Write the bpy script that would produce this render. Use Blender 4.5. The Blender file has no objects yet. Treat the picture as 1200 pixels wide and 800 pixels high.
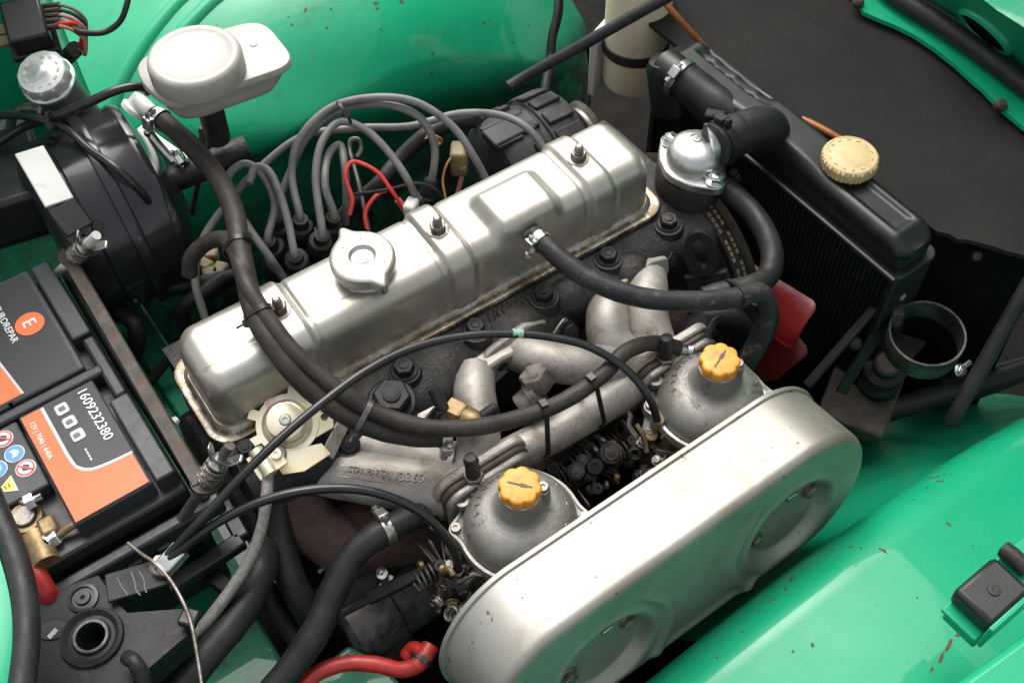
import bpy, bmesh, math, random
from mathutils import Vector, Matrix
random.seed(7)
V = Vector
pi = math.pi
scene = bpy.context.scene
COL = scene.collection

# ------------------------------------------------------------------ camera
RX = V((0.8186051, -0.5741635, -0.0148973))      # right
DN = V((-0.4725480, -0.6585318, -0.5856912))     # image down
FW = V((0.3264722, 0.4864895, -0.8103973))       # forward
CP = V((-0.082, -0.548, 0.825))
FPX = 1357.8
cam = bpy.data.cameras.new('camera')
cam.sensor_width = 36.0
cam.lens = 36.0 * FPX / 1200.0
cam.clip_start = 0.01
cam.clip_end = 500.0
camo = bpy.data.objects.new('camera', cam)
COL.objects.link(camo)
m = Matrix.Identity(4)
for i in range(3):
    m[i][0] = RX[i]; m[i][1] = -DN[i]; m[i][2] = -FW[i]; m[i][3] = CP[i]
camo.matrix_world = m
scene.camera = camo

# ------------------------------------------------------------------ light
SUN_EL = math.radians(56); SUN_AZ = math.radians(24)     # azimuth measured from +Y towards +X
w = bpy.data.worlds.new('World'); scene.world = w; w.use_nodes = True
nt = w.node_tree; nt.nodes.clear()
sky = nt.nodes.new('ShaderNodeTexSky'); sky.sky_type = 'NISHITA'; sky.sun_disc = False
sky.sun_elevation = SUN_EL; sky.sun_rotation = SUN_AZ
sky.air_density = 1.0; sky.dust_density = 6.0; sky.ozone_density = 1.0
hs = nt.nodes.new('ShaderNodeHueSaturation'); hs.inputs['Saturation'].default_value = 0.25
bg = nt.nodes.new('ShaderNodeBackground'); bg.inputs['Strength'].default_value = 0.15
wo = nt.nodes.new('ShaderNodeOutputWorld')
nt.links.new(sky.outputs[0], hs.inputs['Color']); nt.links.new(hs.outputs[0], bg.inputs['Color'])
nt.links.new(bg.outputs[0], wo.inputs['Surface'])
sl = bpy.data.lights.new('sun', 'SUN'); sl.energy = 0.85; sl.angle = math.radians(54); sl.color = (1.0, 0.96, 0.9)
so = bpy.data.objects.new('sun', sl); COL.objects.link(so)
sd = V((math.sin(SUN_AZ) * math.cos(SUN_EL), math.cos(SUN_AZ) * math.cos(SUN_EL), math.sin(SUN_EL)))
so.rotation_euler = sd.to_track_quat('Z', 'Y').to_euler()
so.location = (0, 0, 3)
scene.view_settings.view_transform = 'Standard'
scene.view_settings.look = 'None'
scene.view_settings.gamma = 1.0
scene.view_settings.use_curve_mapping = False
scene.view_settings.exposure = 0.88

# ------------------------------------------------------------------ pixel -> place
def ray(px, py):
    return RX * ((px - 600) / FPX) + DN * ((py - 400) / FPX) + FW
def U(px, py, z=0.0):
    d = ray(px, py); return CP + d * ((z - CP.z) / d.z)
def UY(px, py, y):
    d = ray(px, py); return CP + d * ((y - CP.y) / d.y)
def UX(px, py, x):
    d = ray(px, py); return CP + d * ((x - CP.x) / d.x)
def PL(px, py, o, n):
    d = ray(px, py); return CP + d * ((o - CP).dot(n) / d.dot(n))

# ------------------------------------------------------------------ geometry helpers
def frame(ax):
    a = V(ax).normalized()
    t = V((0, 0, 1)) if abs(a.z) < 0.9 else V((1, 0, 0))
    u = t.cross(a).normalized(); v = a.cross(u)
    return u, v, a
def catmull(pts, n=8):
    pts = [V(p) for p in pts]
    if len(pts) < 3: return pts
    P = [pts[0] * 2 - pts[1]] + pts + [pts[-1] * 2 - pts[-2]]
    out = []
    for i in range(1, len(P) - 2):
        a, b, c, d = P[i-1], P[i], P[i+1], P[i+2]
        t1 = max((b - a).length, 1e-6) ** .5; t2 = max((c - b).length, 1e-6) ** .5; t3 = max((d - c).length, 1e-6) ** .5
        m1 = ((b - a) / t1 - (c - a) / (t1 + t2) + (c - b) / t2) * t2
        m2 = ((c - b) / t2 - (d - b) / (t2 + t3) + (d - c) / t3) * t2
        for k in range(n):
            t = k / n; t2_ = t * t; t3_ = t2_ * t
            out.append(b * (2*t3_ - 3*t2_ + 1) + m1 * (t3_ - 2*t2_ + t) + c * (-2*t3_ + 3*t2_) + m2 * (t3_ - t2_))
    out.append(pts[-1])
    return out
def rrect(w, h, r, n=5):
    o = []
    for cx, cy, a0 in ((w/2-r, h/2-r, 0), (-w/2+r, h/2-r, pi/2), (-w/2+r, -h/2+r, pi), (w/2-r, -h/2+r, 1.5*pi)):
        for k in range(n + 1):
            a = a0 + pi/2 * k / n; o.append((cx + r*math.cos(a), cy + r*math.sin(a)))
    return o
def circ(r, n=24, cx=0, cy=0):
    return [(cx + r*math.cos(2*pi*k/n), cy + r*math.sin(2*pi*k/n)) for k in range(n)]
def ss(a, b, x):
    t = min(1, max(0, (x - a) / (b - a))); return t*t*(3 - 2*t)
class G:
    def __init__(s): s.v = []; s.f = []
    def add(s, vs, fs):
        n = len(s.v); s.v += [V(p) for p in vs]; s.f += [tuple(i + n for i in f) for f in fs]; return s
    def loft(s, rings, caps=True, closed=True):
        n = len(rings[0]); vs = [p for r in rings for p in r]; fs = []
        for i in range(len(rings) - 1):
            for j in range(n if closed else n - 1):
                k = (j + 1) % n; fs.append((i*n+j, i*n+k, (i+1)*n+k, (i+1)*n+j))
        if caps and closed:
            fs.append(tuple(range(n))[::-1]); fs.append(tuple(range((len(rings)-1)*n, len(rings)*n)))
        return s.add(vs, fs)
    def lathe(s, o, ax, prof, seg=32, caps=True):
        u, v, a = frame(ax); o = V(o); rings = []
        for r, h in prof:
            r = max(r, 1e-5)
            rings.append([o + a*h + (u*math.cos(2*pi*k/seg) + v*math.sin(2*pi*k/seg))*r for k in range(seg)])
        return s.loft(rings, caps)
    def cyl(s, a, b, r, seg=20, r2=None):
        a = V(a); b = V(b); L = (b - a).length
        return s.lathe(a, b - a, [(r, 0), (r if r2 is None else r2, L)], seg)
    def tube(s, pts, r, seg=12, caps=True):
        pts = [V(p) for p in pts]; n = len(pts)
        rs = r if isinstance(r, (list, tuple)) else [r]*n
        tg = [(pts[min(i+1, n-1)] - pts[max(i-1, 0)]).normalized() for i in range(n)]
        u, v, a = frame(tg[0]); rings = []
        for i in range(n):
            if i:
                q = tg[i-1].rotation_difference(tg[i]); u = q @ u
            u = (u - tg[i]*u.dot(tg[i])).normalized(); v = tg[i].cross(u)
            rings.append([pts[i] + (u*math.cos(2*pi*k/seg) + v*math.sin(2*pi*k/seg))*rs[i] for k in range(seg)])
        return s.loft(rings, caps)
    def prism(s, poly, o, u, v, h, n=None):
        o = V(o); u = V(u); v = V(v); n = u.cross(v).normalized() if n is None else V(n)
        return s.loft([[o + u*x + v*y for x, y in poly], [o + u*x + v*y + n*h for x, y in poly]])
    def box(s, c, sz, rz=0.0, ax=None):
        c = V(c)
        if ax: X, Y, Z = [V(q) for q in ax]
        else:
            X = V((math.cos(rz), math.sin(rz), 0)); Y = V((-math.sin(rz), math.cos(rz), 0)); Z = V((0, 0, 1))
        hx, hy, hz = sz[0]/2, sz[1]/2, sz[2]/2
        vs = [c + X*a*hx + Y*b*hy + Z*d*hz for d in (-1, 1) for b in (-1, 1) for a in (-1, 1)]
        return s.add(vs, [(0,2,3,1),(4,5,7,6),(0,1,5,4),(2,6,7,3),(0,4,6,2),(1,3,7,5)])
    def grid(s, nu, nv, fn):
        vs = [fn(i/(nu-1), j/(nv-1)) for i in range(nu) for j in range(nv)]
        return s.add(vs, [(i*nv+j, (i+1)*nv+j, (i+1)*nv+j+1, i*nv+j+1) for i in range(nu-1) for j in range(nv-1)])
    def hexa(s, o, ax, r, h, ch=0.12, rot=0.0):
        u, v, a = frame(ax); o = V(o)
        def ring(rr, hh): return [o + a*hh + (u*math.cos(rot+pi*k/3) + v*math.sin(rot+pi*k/3))*rr for k in range(6)]
        return s.loft([ring(r, 0), ring(r, h*(1-ch*1.2)), ring(r*(1-ch), h)])
    def mesh(s, name, ang=35, weld=0):
        me = bpy.data.meshes.new(name); me.from_pydata([tuple(p) for p in s.v], [], s.f)
        bm = bmesh.new(); bm.from_mesh(me)
        if weld: bmesh.ops.remove_doubles(bm, verts=bm.verts, dist=weld)
        bmesh.ops.recalc_face_normals(bm, faces=bm.faces); bm.to_mesh(me); bm.free()
        me.polygons.foreach_set('use_smooth', [True]*len(me.polygons))
        me.set_sharp_from_angle(angle=math.radians(ang)); me.update()
        return me
def put(name, me, mat, parent=None, mw=None, kind=None, bevel=0, label=None):
    o = bpy.data.objects.new(name, me if not isinstance(me, G) else me.mesh(name))
    COL.objects.link(o)
    if mat and not o.data.materials: o.data.materials.append(M[mat] if isinstance(mat, str) else mat)
    if mw is not None: o.matrix_basis = mw
    if parent:
        o.parent = parent; o.matrix_parent_inverse = WM[parent.name].inverted()
    WM[o.name] = o.matrix_basis.copy()
    if kind: o['kind'] = kind
    if label: o['label'] = label
    if bevel:
        b = o.modifiers.new('bevel', 'BEVEL'); b.width = bevel; b.segments = 2; b.limit_method = 'ANGLE'; b.angle_limit = math.radians(40)
        b.harden_normals = False
    return o
WM = {}
def tag(o, label, cat, group=None):
    o['label'] = label; o['category'] = cat
    if group: o['group'] = group
    return o
def thing(name, label, cat, loc=(0, 0, 0), group=None):
    o = bpy.data.objects.new(name, None); COL.objects.link(o); o.location = V(loc); o.empty_display_size = .02
    WM[o.name] = Matrix.Translation(V(loc))
    return tag(o, label, cat, group)
def at(o, ax=(0, 0, 1), spin=0.0, s=1.0):
    u, v, a = frame(ax); R = Matrix((u, v, a)).transposed().to_4x4()
    return Matrix.Translation(V(o)) @ R @ Matrix.Rotation(spin, 4, 'Z') @ Matrix.Diagonal((s, s, s, 1))
SHARED = {}
def shared(key, fn):
    if key not in SHARED: SHARED[key] = fn().mesh(key)
    return SHARED[key]
def hexbolt_mesh():
    g = G(); g.lathe((0,0,0), (0,0,1), [(1.28, 0), (1.3, .12), (1.2, .2)], 24); g.hexa((0,0,.18), (0,0,1), 1.0, .75); g.lathe((0,0,.9), (0,0,1), [(.5, 0), (.48, .12), (.3, .16)], 12); return g
def nut_mesh():
    g = G(); g.lathe((0,0,0), (0,0,1), [(1.35, 0), (1.35, .16), (1.2, .2)], 24); g.hexa((0,0,.2), (0,0,1), 1.0, .9)
    g.lathe((0,0,1.0), (0,0,1), [(.62, 0), (.62, .35), (.5, .4), (.5, .55), (.56,.6),(.56,.8),(.5,.85), (.5, 1.15), (.3, 1.3)], 16); return g
def screw_mesh():
    g = G(); g.lathe((0,0,0), (0,0,1), [(1, 0), (1, .6), (.9, .75), (.42, .77), (.36, .5), (0, .48)], 20); return g
def bolt(name, mat, o, ax, r, parent, kind='hexbolt', spin=None):
    me = shared({'hexbolt': 'hex_bolt', 'nut': 'stud_nut', 'screw': 'screw'}[kind], {'hexbolt': hexbolt_mesh, 'nut': nut_mesh, 'screw': screw_mesh}[kind])
    ob = bpy.data.objects.new(name, me); COL.objects.link(ob)
    if not me.materials: me.materials.append(None)
    ob.matrix_basis = at(o, ax, random.uniform(0, 1) if spin is None else spin, r)
    ob.material_slots[0].link = 'OBJECT'; ob.material_slots[0].material = M[mat]
    if parent: ob.parent = parent; ob.matrix_parent_inverse = WM[parent.name].inverted()
    WM[ob.name] = ob.matrix_basis.copy()
    return ob
def text_mesh(s, size, ext, name='lettering'):
    c = bpy.data.curves.new(name, 'FONT'); c.body = s; c.size = size; c.extrude = ext; c.align_x = 'LEFT'; c.resolution_u = 3
    o = bpy.data.objects.new(name, c); COL.objects.link(o)
    dg = bpy.context.evaluated_depsgraph_get(); me = bpy.data.meshes.new_from_object(o.evaluated_get(dg))
    bpy.data.objects.remove(o); bpy.data.curves.remove(c)
    return me
def text(name, s, o, xdir, ydir, size, ext, mat, parent, sx=1.0, bold=0):
    me = text_mesh(s, size, ext)
    X = V(xdir).normalized(); Y = V(ydir); Y = (Y - X*Y.dot(X)).normalized(); Z = X.cross(Y)
    R = Matrix((X, Y, Z)).transposed().to_4x4()
    return put(name, me, mat, parent, Matrix.Translation(V(o)) @ R @ Matrix.Diagonal((sx, 1, 1, 1)))
def hp(lst, n=8):
    return catmull([U(*q) for q in lst], n)
def rp(px, p):
    return px * .5 * (V(p) - CP).dot(FW) / FPX
# ------------------------------------------------------------------ materials
M = {}
class N:
    def __init__(s, name):
        s.m = bpy.data.materials.new(name); s.m.use_nodes = True; s.t = s.m.node_tree; s.b = s.t.nodes['Principled BSDF']; M[name] = s.m
        s.tc = s.t.nodes.new('ShaderNodeTexCoord').outputs['Object']
        g = s.t.nodes.new('ShaderNodeNewGeometry'); s.pos = g.outputs['Position']
    def nd(s, t, **k):
        n = s.t.nodes.new(t)
        for a, b in k.items(): setattr(n, a, b)
        return n
    def lk(s, a, b): s.t.links.new(a, b)
    def noise(s, sc, det=4, rough=.6, dist=0, vec=None):
        n = s.nd('ShaderNodeTexNoise'); n.inputs['Scale'].default_value = sc; n.inputs['Detail'].default_value = det
        n.inputs['Roughness'].default_value = rough; n.inputs['Distortion'].default_value = dist; s.lk(vec or s.pos, n.inputs['Vector']); return n.outputs['Fac']
    def ramp(s, f, a, b, inv=False):
        n = s.nd('ShaderNodeMapRange'); n.inputs['From Min'].default_value = a; n.inputs['From Max'].default_value = b
        n.inputs['To Min'].default_value = 1 if inv else 0; n.inputs['To Max'].default_value = 0 if inv else 1; s.lk(f, n.inputs['Value']); return n.outputs[0]
    def rng(s, f, lo, hi):
        n = s.nd('ShaderNodeMapRange'); n.inputs['From Min'].default_value = .25; n.inputs['From Max'].default_value = .75
        n.inputs['To Min'].default_value = lo; n.inputs['To Max'].default_value = hi; s.lk(f, n.inputs['Value']); return n.outputs[0]
    def mix(s, f, a, b):
        n = s.nd('ShaderNodeMix', data_type='RGBA')
        if isinstance(f, (int, float)): n.inputs[0].default_value = f
        else: s.lk(f, n.inputs[0])
        for i, c in ((6, a), (7, b)):
            if isinstance(c, tuple): n.inputs[i].default_value = (*c, 1)
            else: s.lk(c, n.inputs[i])
        return n.outputs[2]
    def mul(s, a, b):
        n = s.nd('ShaderNodeMath', operation='MULTIPLY')
        for i, c in ((0, a), (1, b)):
            if isinstance(c, (int, float)): n.inputs[i].default_value = c
            else: s.lk(c, n.inputs[i])
        return n.outputs[0]
    def fin(s, col, rough, metal=0, bump=None, bs=.1, bd=.0005, **k):
        for nm, v in (('Base Color', col), ('Roughness', rough), ('Metallic', metal)):
            if isinstance(v, tuple): s.b.inputs[nm].default_value = (*v, 1)
            elif isinstance(v, (int, float)): s.b.inputs[nm].default_value = v
            else: s.lk(v, s.b.inputs[nm])
        if bump is not None:
            n = s.nd('ShaderNodeBump'); n.inputs['Strength'].default_value = bs; n.inputs['Distance'].default_value = bd
            s.lk(bump, n.inputs['Height']); s.lk(n.outputs[0], s.b.inputs['Normal'])
        for a, v in k.items():
            s.b.inputs[a.replace('_', ' ')].default_value = v
        return s.m
def simple(name, col, rough, metal=0, var=.25, sc=60, bump=.15, bd=.0004, dirt=None, dirt_amt=(.5, .75), dsc=25, **k):
    n = N(name); f = n.noise(sc, 5); c2 = tuple(x*(1-var) for x in col)
    c = n.mix(n.ramp(f, .35, .65), col, c2)
    if dirt:
        d = n.noise(dsc, 6, .7, .4); c = n.mix(n.ramp(d, *dirt_amt), c, dirt)
    fine = n.noise(sc*6, 3)
    return n.fin(c, n.rng(n.noise(sc*.7, 4), max(.04, rough-.08), min(1, rough+.1)), metal, fine, bump, bd, **k)

def paint(name, col, dirtcol, chips=.0, grime=(.55, .8), rough=.38, shade_amt=1.0):
    n = N(name)
    lo = n.noise(5, 3); c = n.mix(n.ramp(lo, .3, .7), col, tuple(x*.86 for x in col))
    sp = n.noise(150, 5, .75); c = n.mix(n.mul(n.ramp(sp, .60, .72), .55), c, tuple(x*.5 for x in col))
    g1 = n.noise(9, 8, .72, .6); g2 = n.noise(60, 6, .8)
    gm = n.mul(n.ramp(g1, *grime), n.ramp(g2, .35, .65)); c = n.mix(gm, c, dirtcol)
    sz = n.nd('ShaderNodeSeparateXYZ'); n.lk(n.pos, sz.inputs[0])
    low_shade = n.mul(n.ramp(sz.outputs['Z'], -.13, -.30, False), n.ramp(n.noise(16, 7, .75, .4), .30, .55)); low_shade = n.mul(low_shade, shade_amt); c = n.mix(low_shade, c, (.028, .026, .02))  # grimy darkening low down, putting the deep bay's shade into the paint
    ch = n.mul(n.ramp(n.noise(130, 3, .5, .3), .70-.02*chips, .71-.02*chips), n.ramp(n.noise(17, 2), .5, .53))
    c = n.mix(ch, c, (.17, .06, .035))
    mp = n.nd('ShaderNodeMapping'); mp.inputs['Scale'].default_value = (40, 400, 400); mp.inputs['Rotation'].default_value = (.2, .4, .7); n.lk(n.pos, mp.inputs['Vector'])
    c = n.mix(n.mul(n.ramp(n.noise(1.0, 3, .6, .2, mp.outputs[0]), .69, .73), .5), c, tuple(min(1, x*1.5+.05) for x in col))
    r = n.rng(n.noise(30, 6, .75), rough-.12, rough+.2)
    rr = n.nd('ShaderNodeMath', operation='MAXIMUM'); n.lk(r, rr.inputs[0]); n.lk(n.mul(gm, .7), rr.inputs[1])
    h = n.noise(14, 3)
    return n.fin(c, rr.outputs[0], 0, h, .12, .004, Coat_Weight=.38, Coat_Roughness=.035, Specular_IOR_Level=.25)
GREEN = (.006, .345, .165)
paint('green_paint', GREEN, (.05, .055, .04), -1.0, (.56, .78))
paint('green_clean', (.006, .33, .160), (.04, .05, .04), -1.0, (.66, .85), .38, .35)
paint('green_dirty', (.012, .23, .12), (.05, .04, .028), 1.0, (.42, .62), .4)
paint('green_faded', (.03, .23, .12), (.05, .05, .035), 1.0, (.45, .7), .5, 0.0)
paint('green_dark', (.006, .13, .075), (.03, .03, .02), 0, (.45, .7), .35)

n = N('silver_paint')     # aluminium paint with age stains and oil seepage along the gasket line
c = n.mix(n.ramp(n.noise(8, 4), .35, .7), (.475, .463, .424), (.385, .365, .315))
c = n.mix(n.mul(n.ramp(n.noise(26, 8, .78, .6), .50, .74), .65), c, (.34, .28, .18))
sepz = n.nd('ShaderNodeSeparateXYZ'); n.lk(n.pos, sepz.inputs[0])
low = n.ramp(sepz.outputs['Z'], .003, .016, True)
c = n.mix(n.mul(low, n.ramp(n.noise(70, 7, .8, .5), .40, .62)), c, (.20, .14, .07))
c = n.mix(n.mul(n.ramp(sepz.outputs['Z'], .0025, .0048, True), n.ramp(n.noise(45, 6, .8), .44, .52)), c, (.10, .07, .04))
c = n.mix(n.ramp(n.noise(210, 4, .65), .68, .72), c, (.10, .08, .055))
n.fin(c, n.rng(n.noise(30, 6, .7), .30, .48), .74, n.noise(60, 5, .7), .12, .0015)
n = N('filter_paint')
c = n.mix(n.ramp(n.noise(7, 4), .35, .7), (.345, .340, .308), (.28, .27, .235))
c = n.mix(n.mul(n.ramp(n.noise(13, 8, .75, .6), .46, .70), .65), c, (.205, .17, .115))
mp = n.nd('ShaderNodeMapping'); mp.inputs['Scale'].default_value = (14, 160, 160); n.lk(n.pos, mp.inputs['Vector'])
c = n.mix(n.mul(n.ramp(n.noise(1.6, 5, .7, .3, mp.outputs[0]), .56, .72), .35), c, (.28, .28, .26))
c = n.mix(n.ramp(n.noise(95, 4, .6), .67, .69), c, (.13, .10, .07))
n.fin(c, n.rng(n.noise(18, 6, .7), .42, .58), .66, n.noise(22, 4), .10, .003)
n = N('cast_alu')
c = n.mix(n.ramp(n.noise(18, 5), .35, .7), (.40, .38, .35), (.28, .255, .22))
c = n.mix(n.mul(n.ramp(n.noise(26, 7, .75, .8), .50, .68), .85), c, (.17, .12, .07))
c = n.mix(n.ramp(n.noise(420, 4, .7), .60, .70), c, (.07, .055, .04))
n.fin(c, n.rng(n.noise(40, 4), .46, .66), .5, n.noise(520, 4), .35, .0006)
n = N('carb_alu')
c = n.mix(n.ramp(n.noise(25, 6, .7), .35, .68), (.41, .40, .375), (.25, .23, .20))
c = n.mix(n.ramp(n.noise(45, 7, .8, .5), .54, .70), c, (.085, .066, .048))
n.fin(c, n.rng(n.noise(50, 4), .40, .58), .75, n.noise(500, 4), .45, .0007)
n = N('cast_iron')
c = n.mix(n.ramp(n.noise(22, 6, .7), .4, .7), (.021, .0215, .023), (.055, .048, .040))
c = n.mix(n.ramp(n.noise(55, 7, .8, .5), .64, .76), c, (.16, .10, .055))
n.fin(c, n.rng(n.noise(60, 6, .75), .26, .7), .25, n.noise(300, 5), .6, .0018, Specular_IOR_Level=.35)
n = N('rusty_iron')
c = n.mix(n.ramp(n.noise(30, 6, .7), .35, .7), (.135, .088, .074), (.07, .045, .038))
c = n.mix(n.ramp(n.noise(90, 6, .8), .63, .75), c, (.22, .13, .10))
n.fin(c, .85, .0, n.noise(240, 7, .75), 1.0, .003, Specular_IOR_Level=.25)
simple('rusty_steel', (.085, .070, .062), .65, .3, .5, 80, .5, .0008, (.085, .05, .032), (.5, .68), 60)
def rubber(name, col, dust, worn, amt=(.5, .75), rough=.5, wamt=(.62, .70)):
    n = N(name)
    c = n.mix(n.ramp(n.noise(38, 5, .65), .35, .7), col, tuple(x*1.7 for x in col))
    c = n.mix(n.mul(n.ramp(n.noise(22, 6, .75, .4), *amt), n.ramp(n.noise(380, 3, .6), .38, .62)), c, dust)
    c = n.mix(n.mul(n.ramp(n.noise(60, 6, .8, .3), *wamt), .8), c, worn)
    c = n.mix(n.ramp(n.noise(700, 2), .72, .76), c, tuple(x*4 for x in dust))
    return n.fin(c, n.rng(n.noise(45, 6, .7), rough-.16, rough+.2), 0, n.noise(260, 5, .7), .5, .0006, Specular_IOR_Level=.3)
rubber('rubber', (.011, .011, .0115), (.036, .033, .030), (.028, .026, .023), (.42, .72), .46)
rubber('rubber_old', (.021, .018, .016), (.065, .052, .038), (.042, .031, .023), (.42, .7), .52)
rubber('rubber_worn', (.014, .014, .015), (.075, .066, .056), (.13, .10, .07), (.45, .7), .5, (.57, .63))
simple('rubber_shiny', (.014, .014, .015), .3, 0, .3, 60, .1, .0003)
simple('plastic_black', (.013, .013, .014), .42, 0, .25, 90, .3, .0003, (.05, .047, .042), (.62, .9), 40)
simple('battery_grey', (.036, .037, .041), .45, 0, .2, 200, .35, .0003, (.075, .07, .065), (.6, .9), 30)
simple('battery_dark', (.02, .02, .022), .4, 0, .2, 200, .3, .0003, (.06, .055, .05), (.62, .9), 40)
simple('servo_paint', (.022, .022, .024), .15, 0, .2, 30, .05, .0006, (.05, .045, .04), (.60, .85), 22)
simple('black_paint', (.012, .012, .013), .28, 0, .3, 30, .1, .0006, (.05, .045, .04), (.62, .85), 30)
simple('tank_paint', (.008, .008, .0085), .42, 0, .3, 30, .15, .0008, (.022, .02, .018), (.5, .8), 30)
simple('alternator_black', (.024, .024, .025), .62, .1, .4, 60, .5, .0008, (.055, .05, .045), (.45, .75), 40)
simple('black_satin', (.014, .014, .015), .5, 0, .4, 50, .4, .0006, (.06, .048, .036), (.58, .8), 50, Specular_IOR_Level=.3)
simple('ht_lead', (.17, .164, .158), .5, 0, .25, 40, .15, .0003, (.06, .05, .045), (.55, .8), 40)
simple('cable_grey', (.17, .16, .145), .6, 0, .3, 60, .3, .0003, (.08, .065, .05), (.5, .75), 60)
simple('white_plastic', (.40, .39, .36), .38, 0, .06, 12, .12, .0005, (.56, .50, .38), (.5, .85), 24, Subsurface_Weight=.6, Subsurface_Radius=(.02, .02, .018))
simple('white_bracket', (.62, .62, .58), .4, 0, .1, 30, .1, .0003, (.3, .28, .22), (.6, .8), 40)
simple('cream_plastic', (.86, .76, .54), .42, 0, .12, 14, .1, .0004, (.38, .30, .18), (.55, .85), 20, Subsurface_Weight=.1, Subsurface_Radius=(.01, .01, .01))
simple('radiator_cap', (.60, .46, .24), .5, 0, .15, 50, .3, .0004, (.40, .28, .12), (.55, .8), 60)
simple('yellow_plastic', (.72, .32, .03), .5, 0, .2, 60, .35, .0004, (.42, .15, .02), (.48, .72), 110)
n = N('gold_zinc')
c = n.mix(n.ramp(n.noise(28, 3), .38, .62), (.80, .70, .44), (.74, .69, .54)); c = n.mix(n.ramp(n.noise(40, 3, .5, .8), .60, .72), c, (.66, .45, .36))
n.fin(c, n.rng(n.noise(60), .28, .42), .55, n.noise(300), .1, .0002)
simple('polished_alu', (.60, .60, .58), .36, .95, .2, 60, .25, .0005, (.28, .25, .2), (.6, .8), 70)
simple('can_grey', (.16, .16, .155), .5, .4, .3, 50, .3, .0005, (.07, .06, .05), (.5, .75), 40)
simple('cap_alu', (.68, .68, .66), .36, .6, .25, 60, .4, .0006, (.36, .34, .30), (.55, .8), 70)
simple('steel', (.52, .51, .48), .32, .95, .25, 90, .2, .0003, (.22, .17, .12), (.58, .75), 120)
simple('bright_steel', (.72, .72, .70), .2, 1, .12, 90, .1, .0002, (.3, .26, .2), (.66, .8), 120)
simple('dull_steel', (.27, .25, .225), .45, .85, .35, 90, .3, .0004, (.10, .07, .05), (.5, .7), 90)
simple('brass', (.30, .205, .10), .48, .6, .35, 60, .4, .0005, (.11, .08, .05), (.46, .66), 70)
simple('red_cable', (.40, .020, .017), .42, 0, .25, 50, .2, .0004, (.13, .03, .025), (.5, .72), 60)
simple('motor_steel', (.14, .13, .118), .5, .6, .5, 50, .4, .0006, (.03, .025, .02), (.42, .62), 30)
simple('red_wire', (.62, .04, .03), .4)
simple('red_plastic', (.18, .008, .010), .38, 0, .2, 30, .1, .0003, (.12, .02, .018), (.6, .8), 40)
simple('orange_label', (.80, .165, .065), .4, 0, .06, 12, .06, .0006, Specular_IOR_Level=.25)
simple('label_dark', (.036, .037, .041), .4, 0, .1, 30, .06, .0004, Specular_IOR_Level=.3)
simple('label_black', (.014, .014, .016), .32, 0, .1, 30, .06, .0004)
simple('print_white', (.78, .78, .76), .4, 0, .03)
simple('print_silver', (.5, .5, .5), .4, 0, .1)
simple('print_blue', (.06, .25, .62), .35, 0, .05)
simple('print_red', (.6, .06, .06), .35, 0, .05)
simple('print_yellow', (.75, .55, .06), .35, 0, .05)
simple('fibre_red', (.45, .10, .05), .6, 0, .3)
simple('brown_insulator', (.075, .05, .035), .5, 0, .35, 90, .3, .0004)
simple('ochre_plastic', (.24, .18, .085), .55, 0, .3, 60, .2, .0003)
simple('wire_brown', (.36, .15, .05), .5, 0, .3)
simple('wire_pink', (.45, .16, .17), .5, 0, .2)
simple('orange_pipe', (.34, .12, .035), .45, .2, .3, 50)
n = N('fibreboard')
c = n.mix(n.ramp(n.noise(6, 6, .7), .35, .7), (.0125, .0117, .011), (.018, .0165, .015)); c = n.mix(n.mul(n.ramp(n.noise(14, 8, .8), .45, .8), .5), c, (.034, .030, .027))
c = n.mix(n.ramp(n.noise(240, 3), .72, .76), c, (.07, .063, .056))
n.fin(c, .8, 0, n.noise(160, 6), .45, .0012, Specular_IOR_Level=.2)
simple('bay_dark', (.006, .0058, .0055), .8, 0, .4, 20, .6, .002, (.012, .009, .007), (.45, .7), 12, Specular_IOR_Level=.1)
simple('braided', (.30, .29, .26), .6, .3, .4, 300, .4, .0004)
simple('rust_patch', (.16, .058, .035), .75, 0, .45, 300, .5, .0006, (.09, .04, .03), (.45, .65), 200)
simple('print_pale_green', (.30, .52, .40), .5, 0, .5, 200)
# ------------------------------------------------------------------ body shell around the engine bay
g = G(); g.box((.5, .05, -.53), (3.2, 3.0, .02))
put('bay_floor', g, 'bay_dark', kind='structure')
g = G(); g.box((-.33, .1, -.25), (.02, 1.1, .5)); put('bulkhead', g, 'green_dark', kind='structure')

# far wheel arch
def arch(xc, a, zc, b, prof, nth=90, legs=-.45, crease=None, sgn=1):
    rings = []
    for rho, y in prof:
        ring = []
        pts = [(1.0, None, k) for k in range(6)]
        for k in range(6): ring.append(V((xc + a*rho, y, legs + (zc-legs)*k/6)))
        for k in range(nth+1):
            th = pi*k/nth; ring.append(V((xc + a*rho*math.cos(th), y, zc + b*rho*math.sin(th))))
        for k in range(5, -1, -1): ring.append(V((xc - a*rho, y, legs + (zc-legs)*k/6)))
        rings.append(ring)
    return rings
prof = [(.02, .402), (.3, .402), (.5, .402), (.62, .402), (.68, .403), (.72, .404), (.76, .406)]
for k in range(1, 31):
    t = .4 + (pi/2-.4)*k/30; prof.append((.76 + .24*(math.sin(t)-math.sin(.4))/(1-math.sin(.4)), .406 + .19*(math.cos(.4)-math.cos(t))/math.cos(.4)))
prof += [(1.001, .63), (1.0, .68), (.99, .78), (.97, .95)]
rings = arch(.348, .452, -.36, .355, prof)
for r in rings:
    for p in r:
        zc_ = -.10 - .25*(p.x - .146)
        if p.y < .5:
            p.y += .016*ss(0, .02, zc_ - p.z) - .014*math.exp(-((p.z - zc_ - .03)/.03)**2)
far_arch = thing('wheel_arch', 'large glossy green domed wheel arch with rust specks behind the spark plug leads', 'wheel arch', (.40, .45, -.45))
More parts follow.
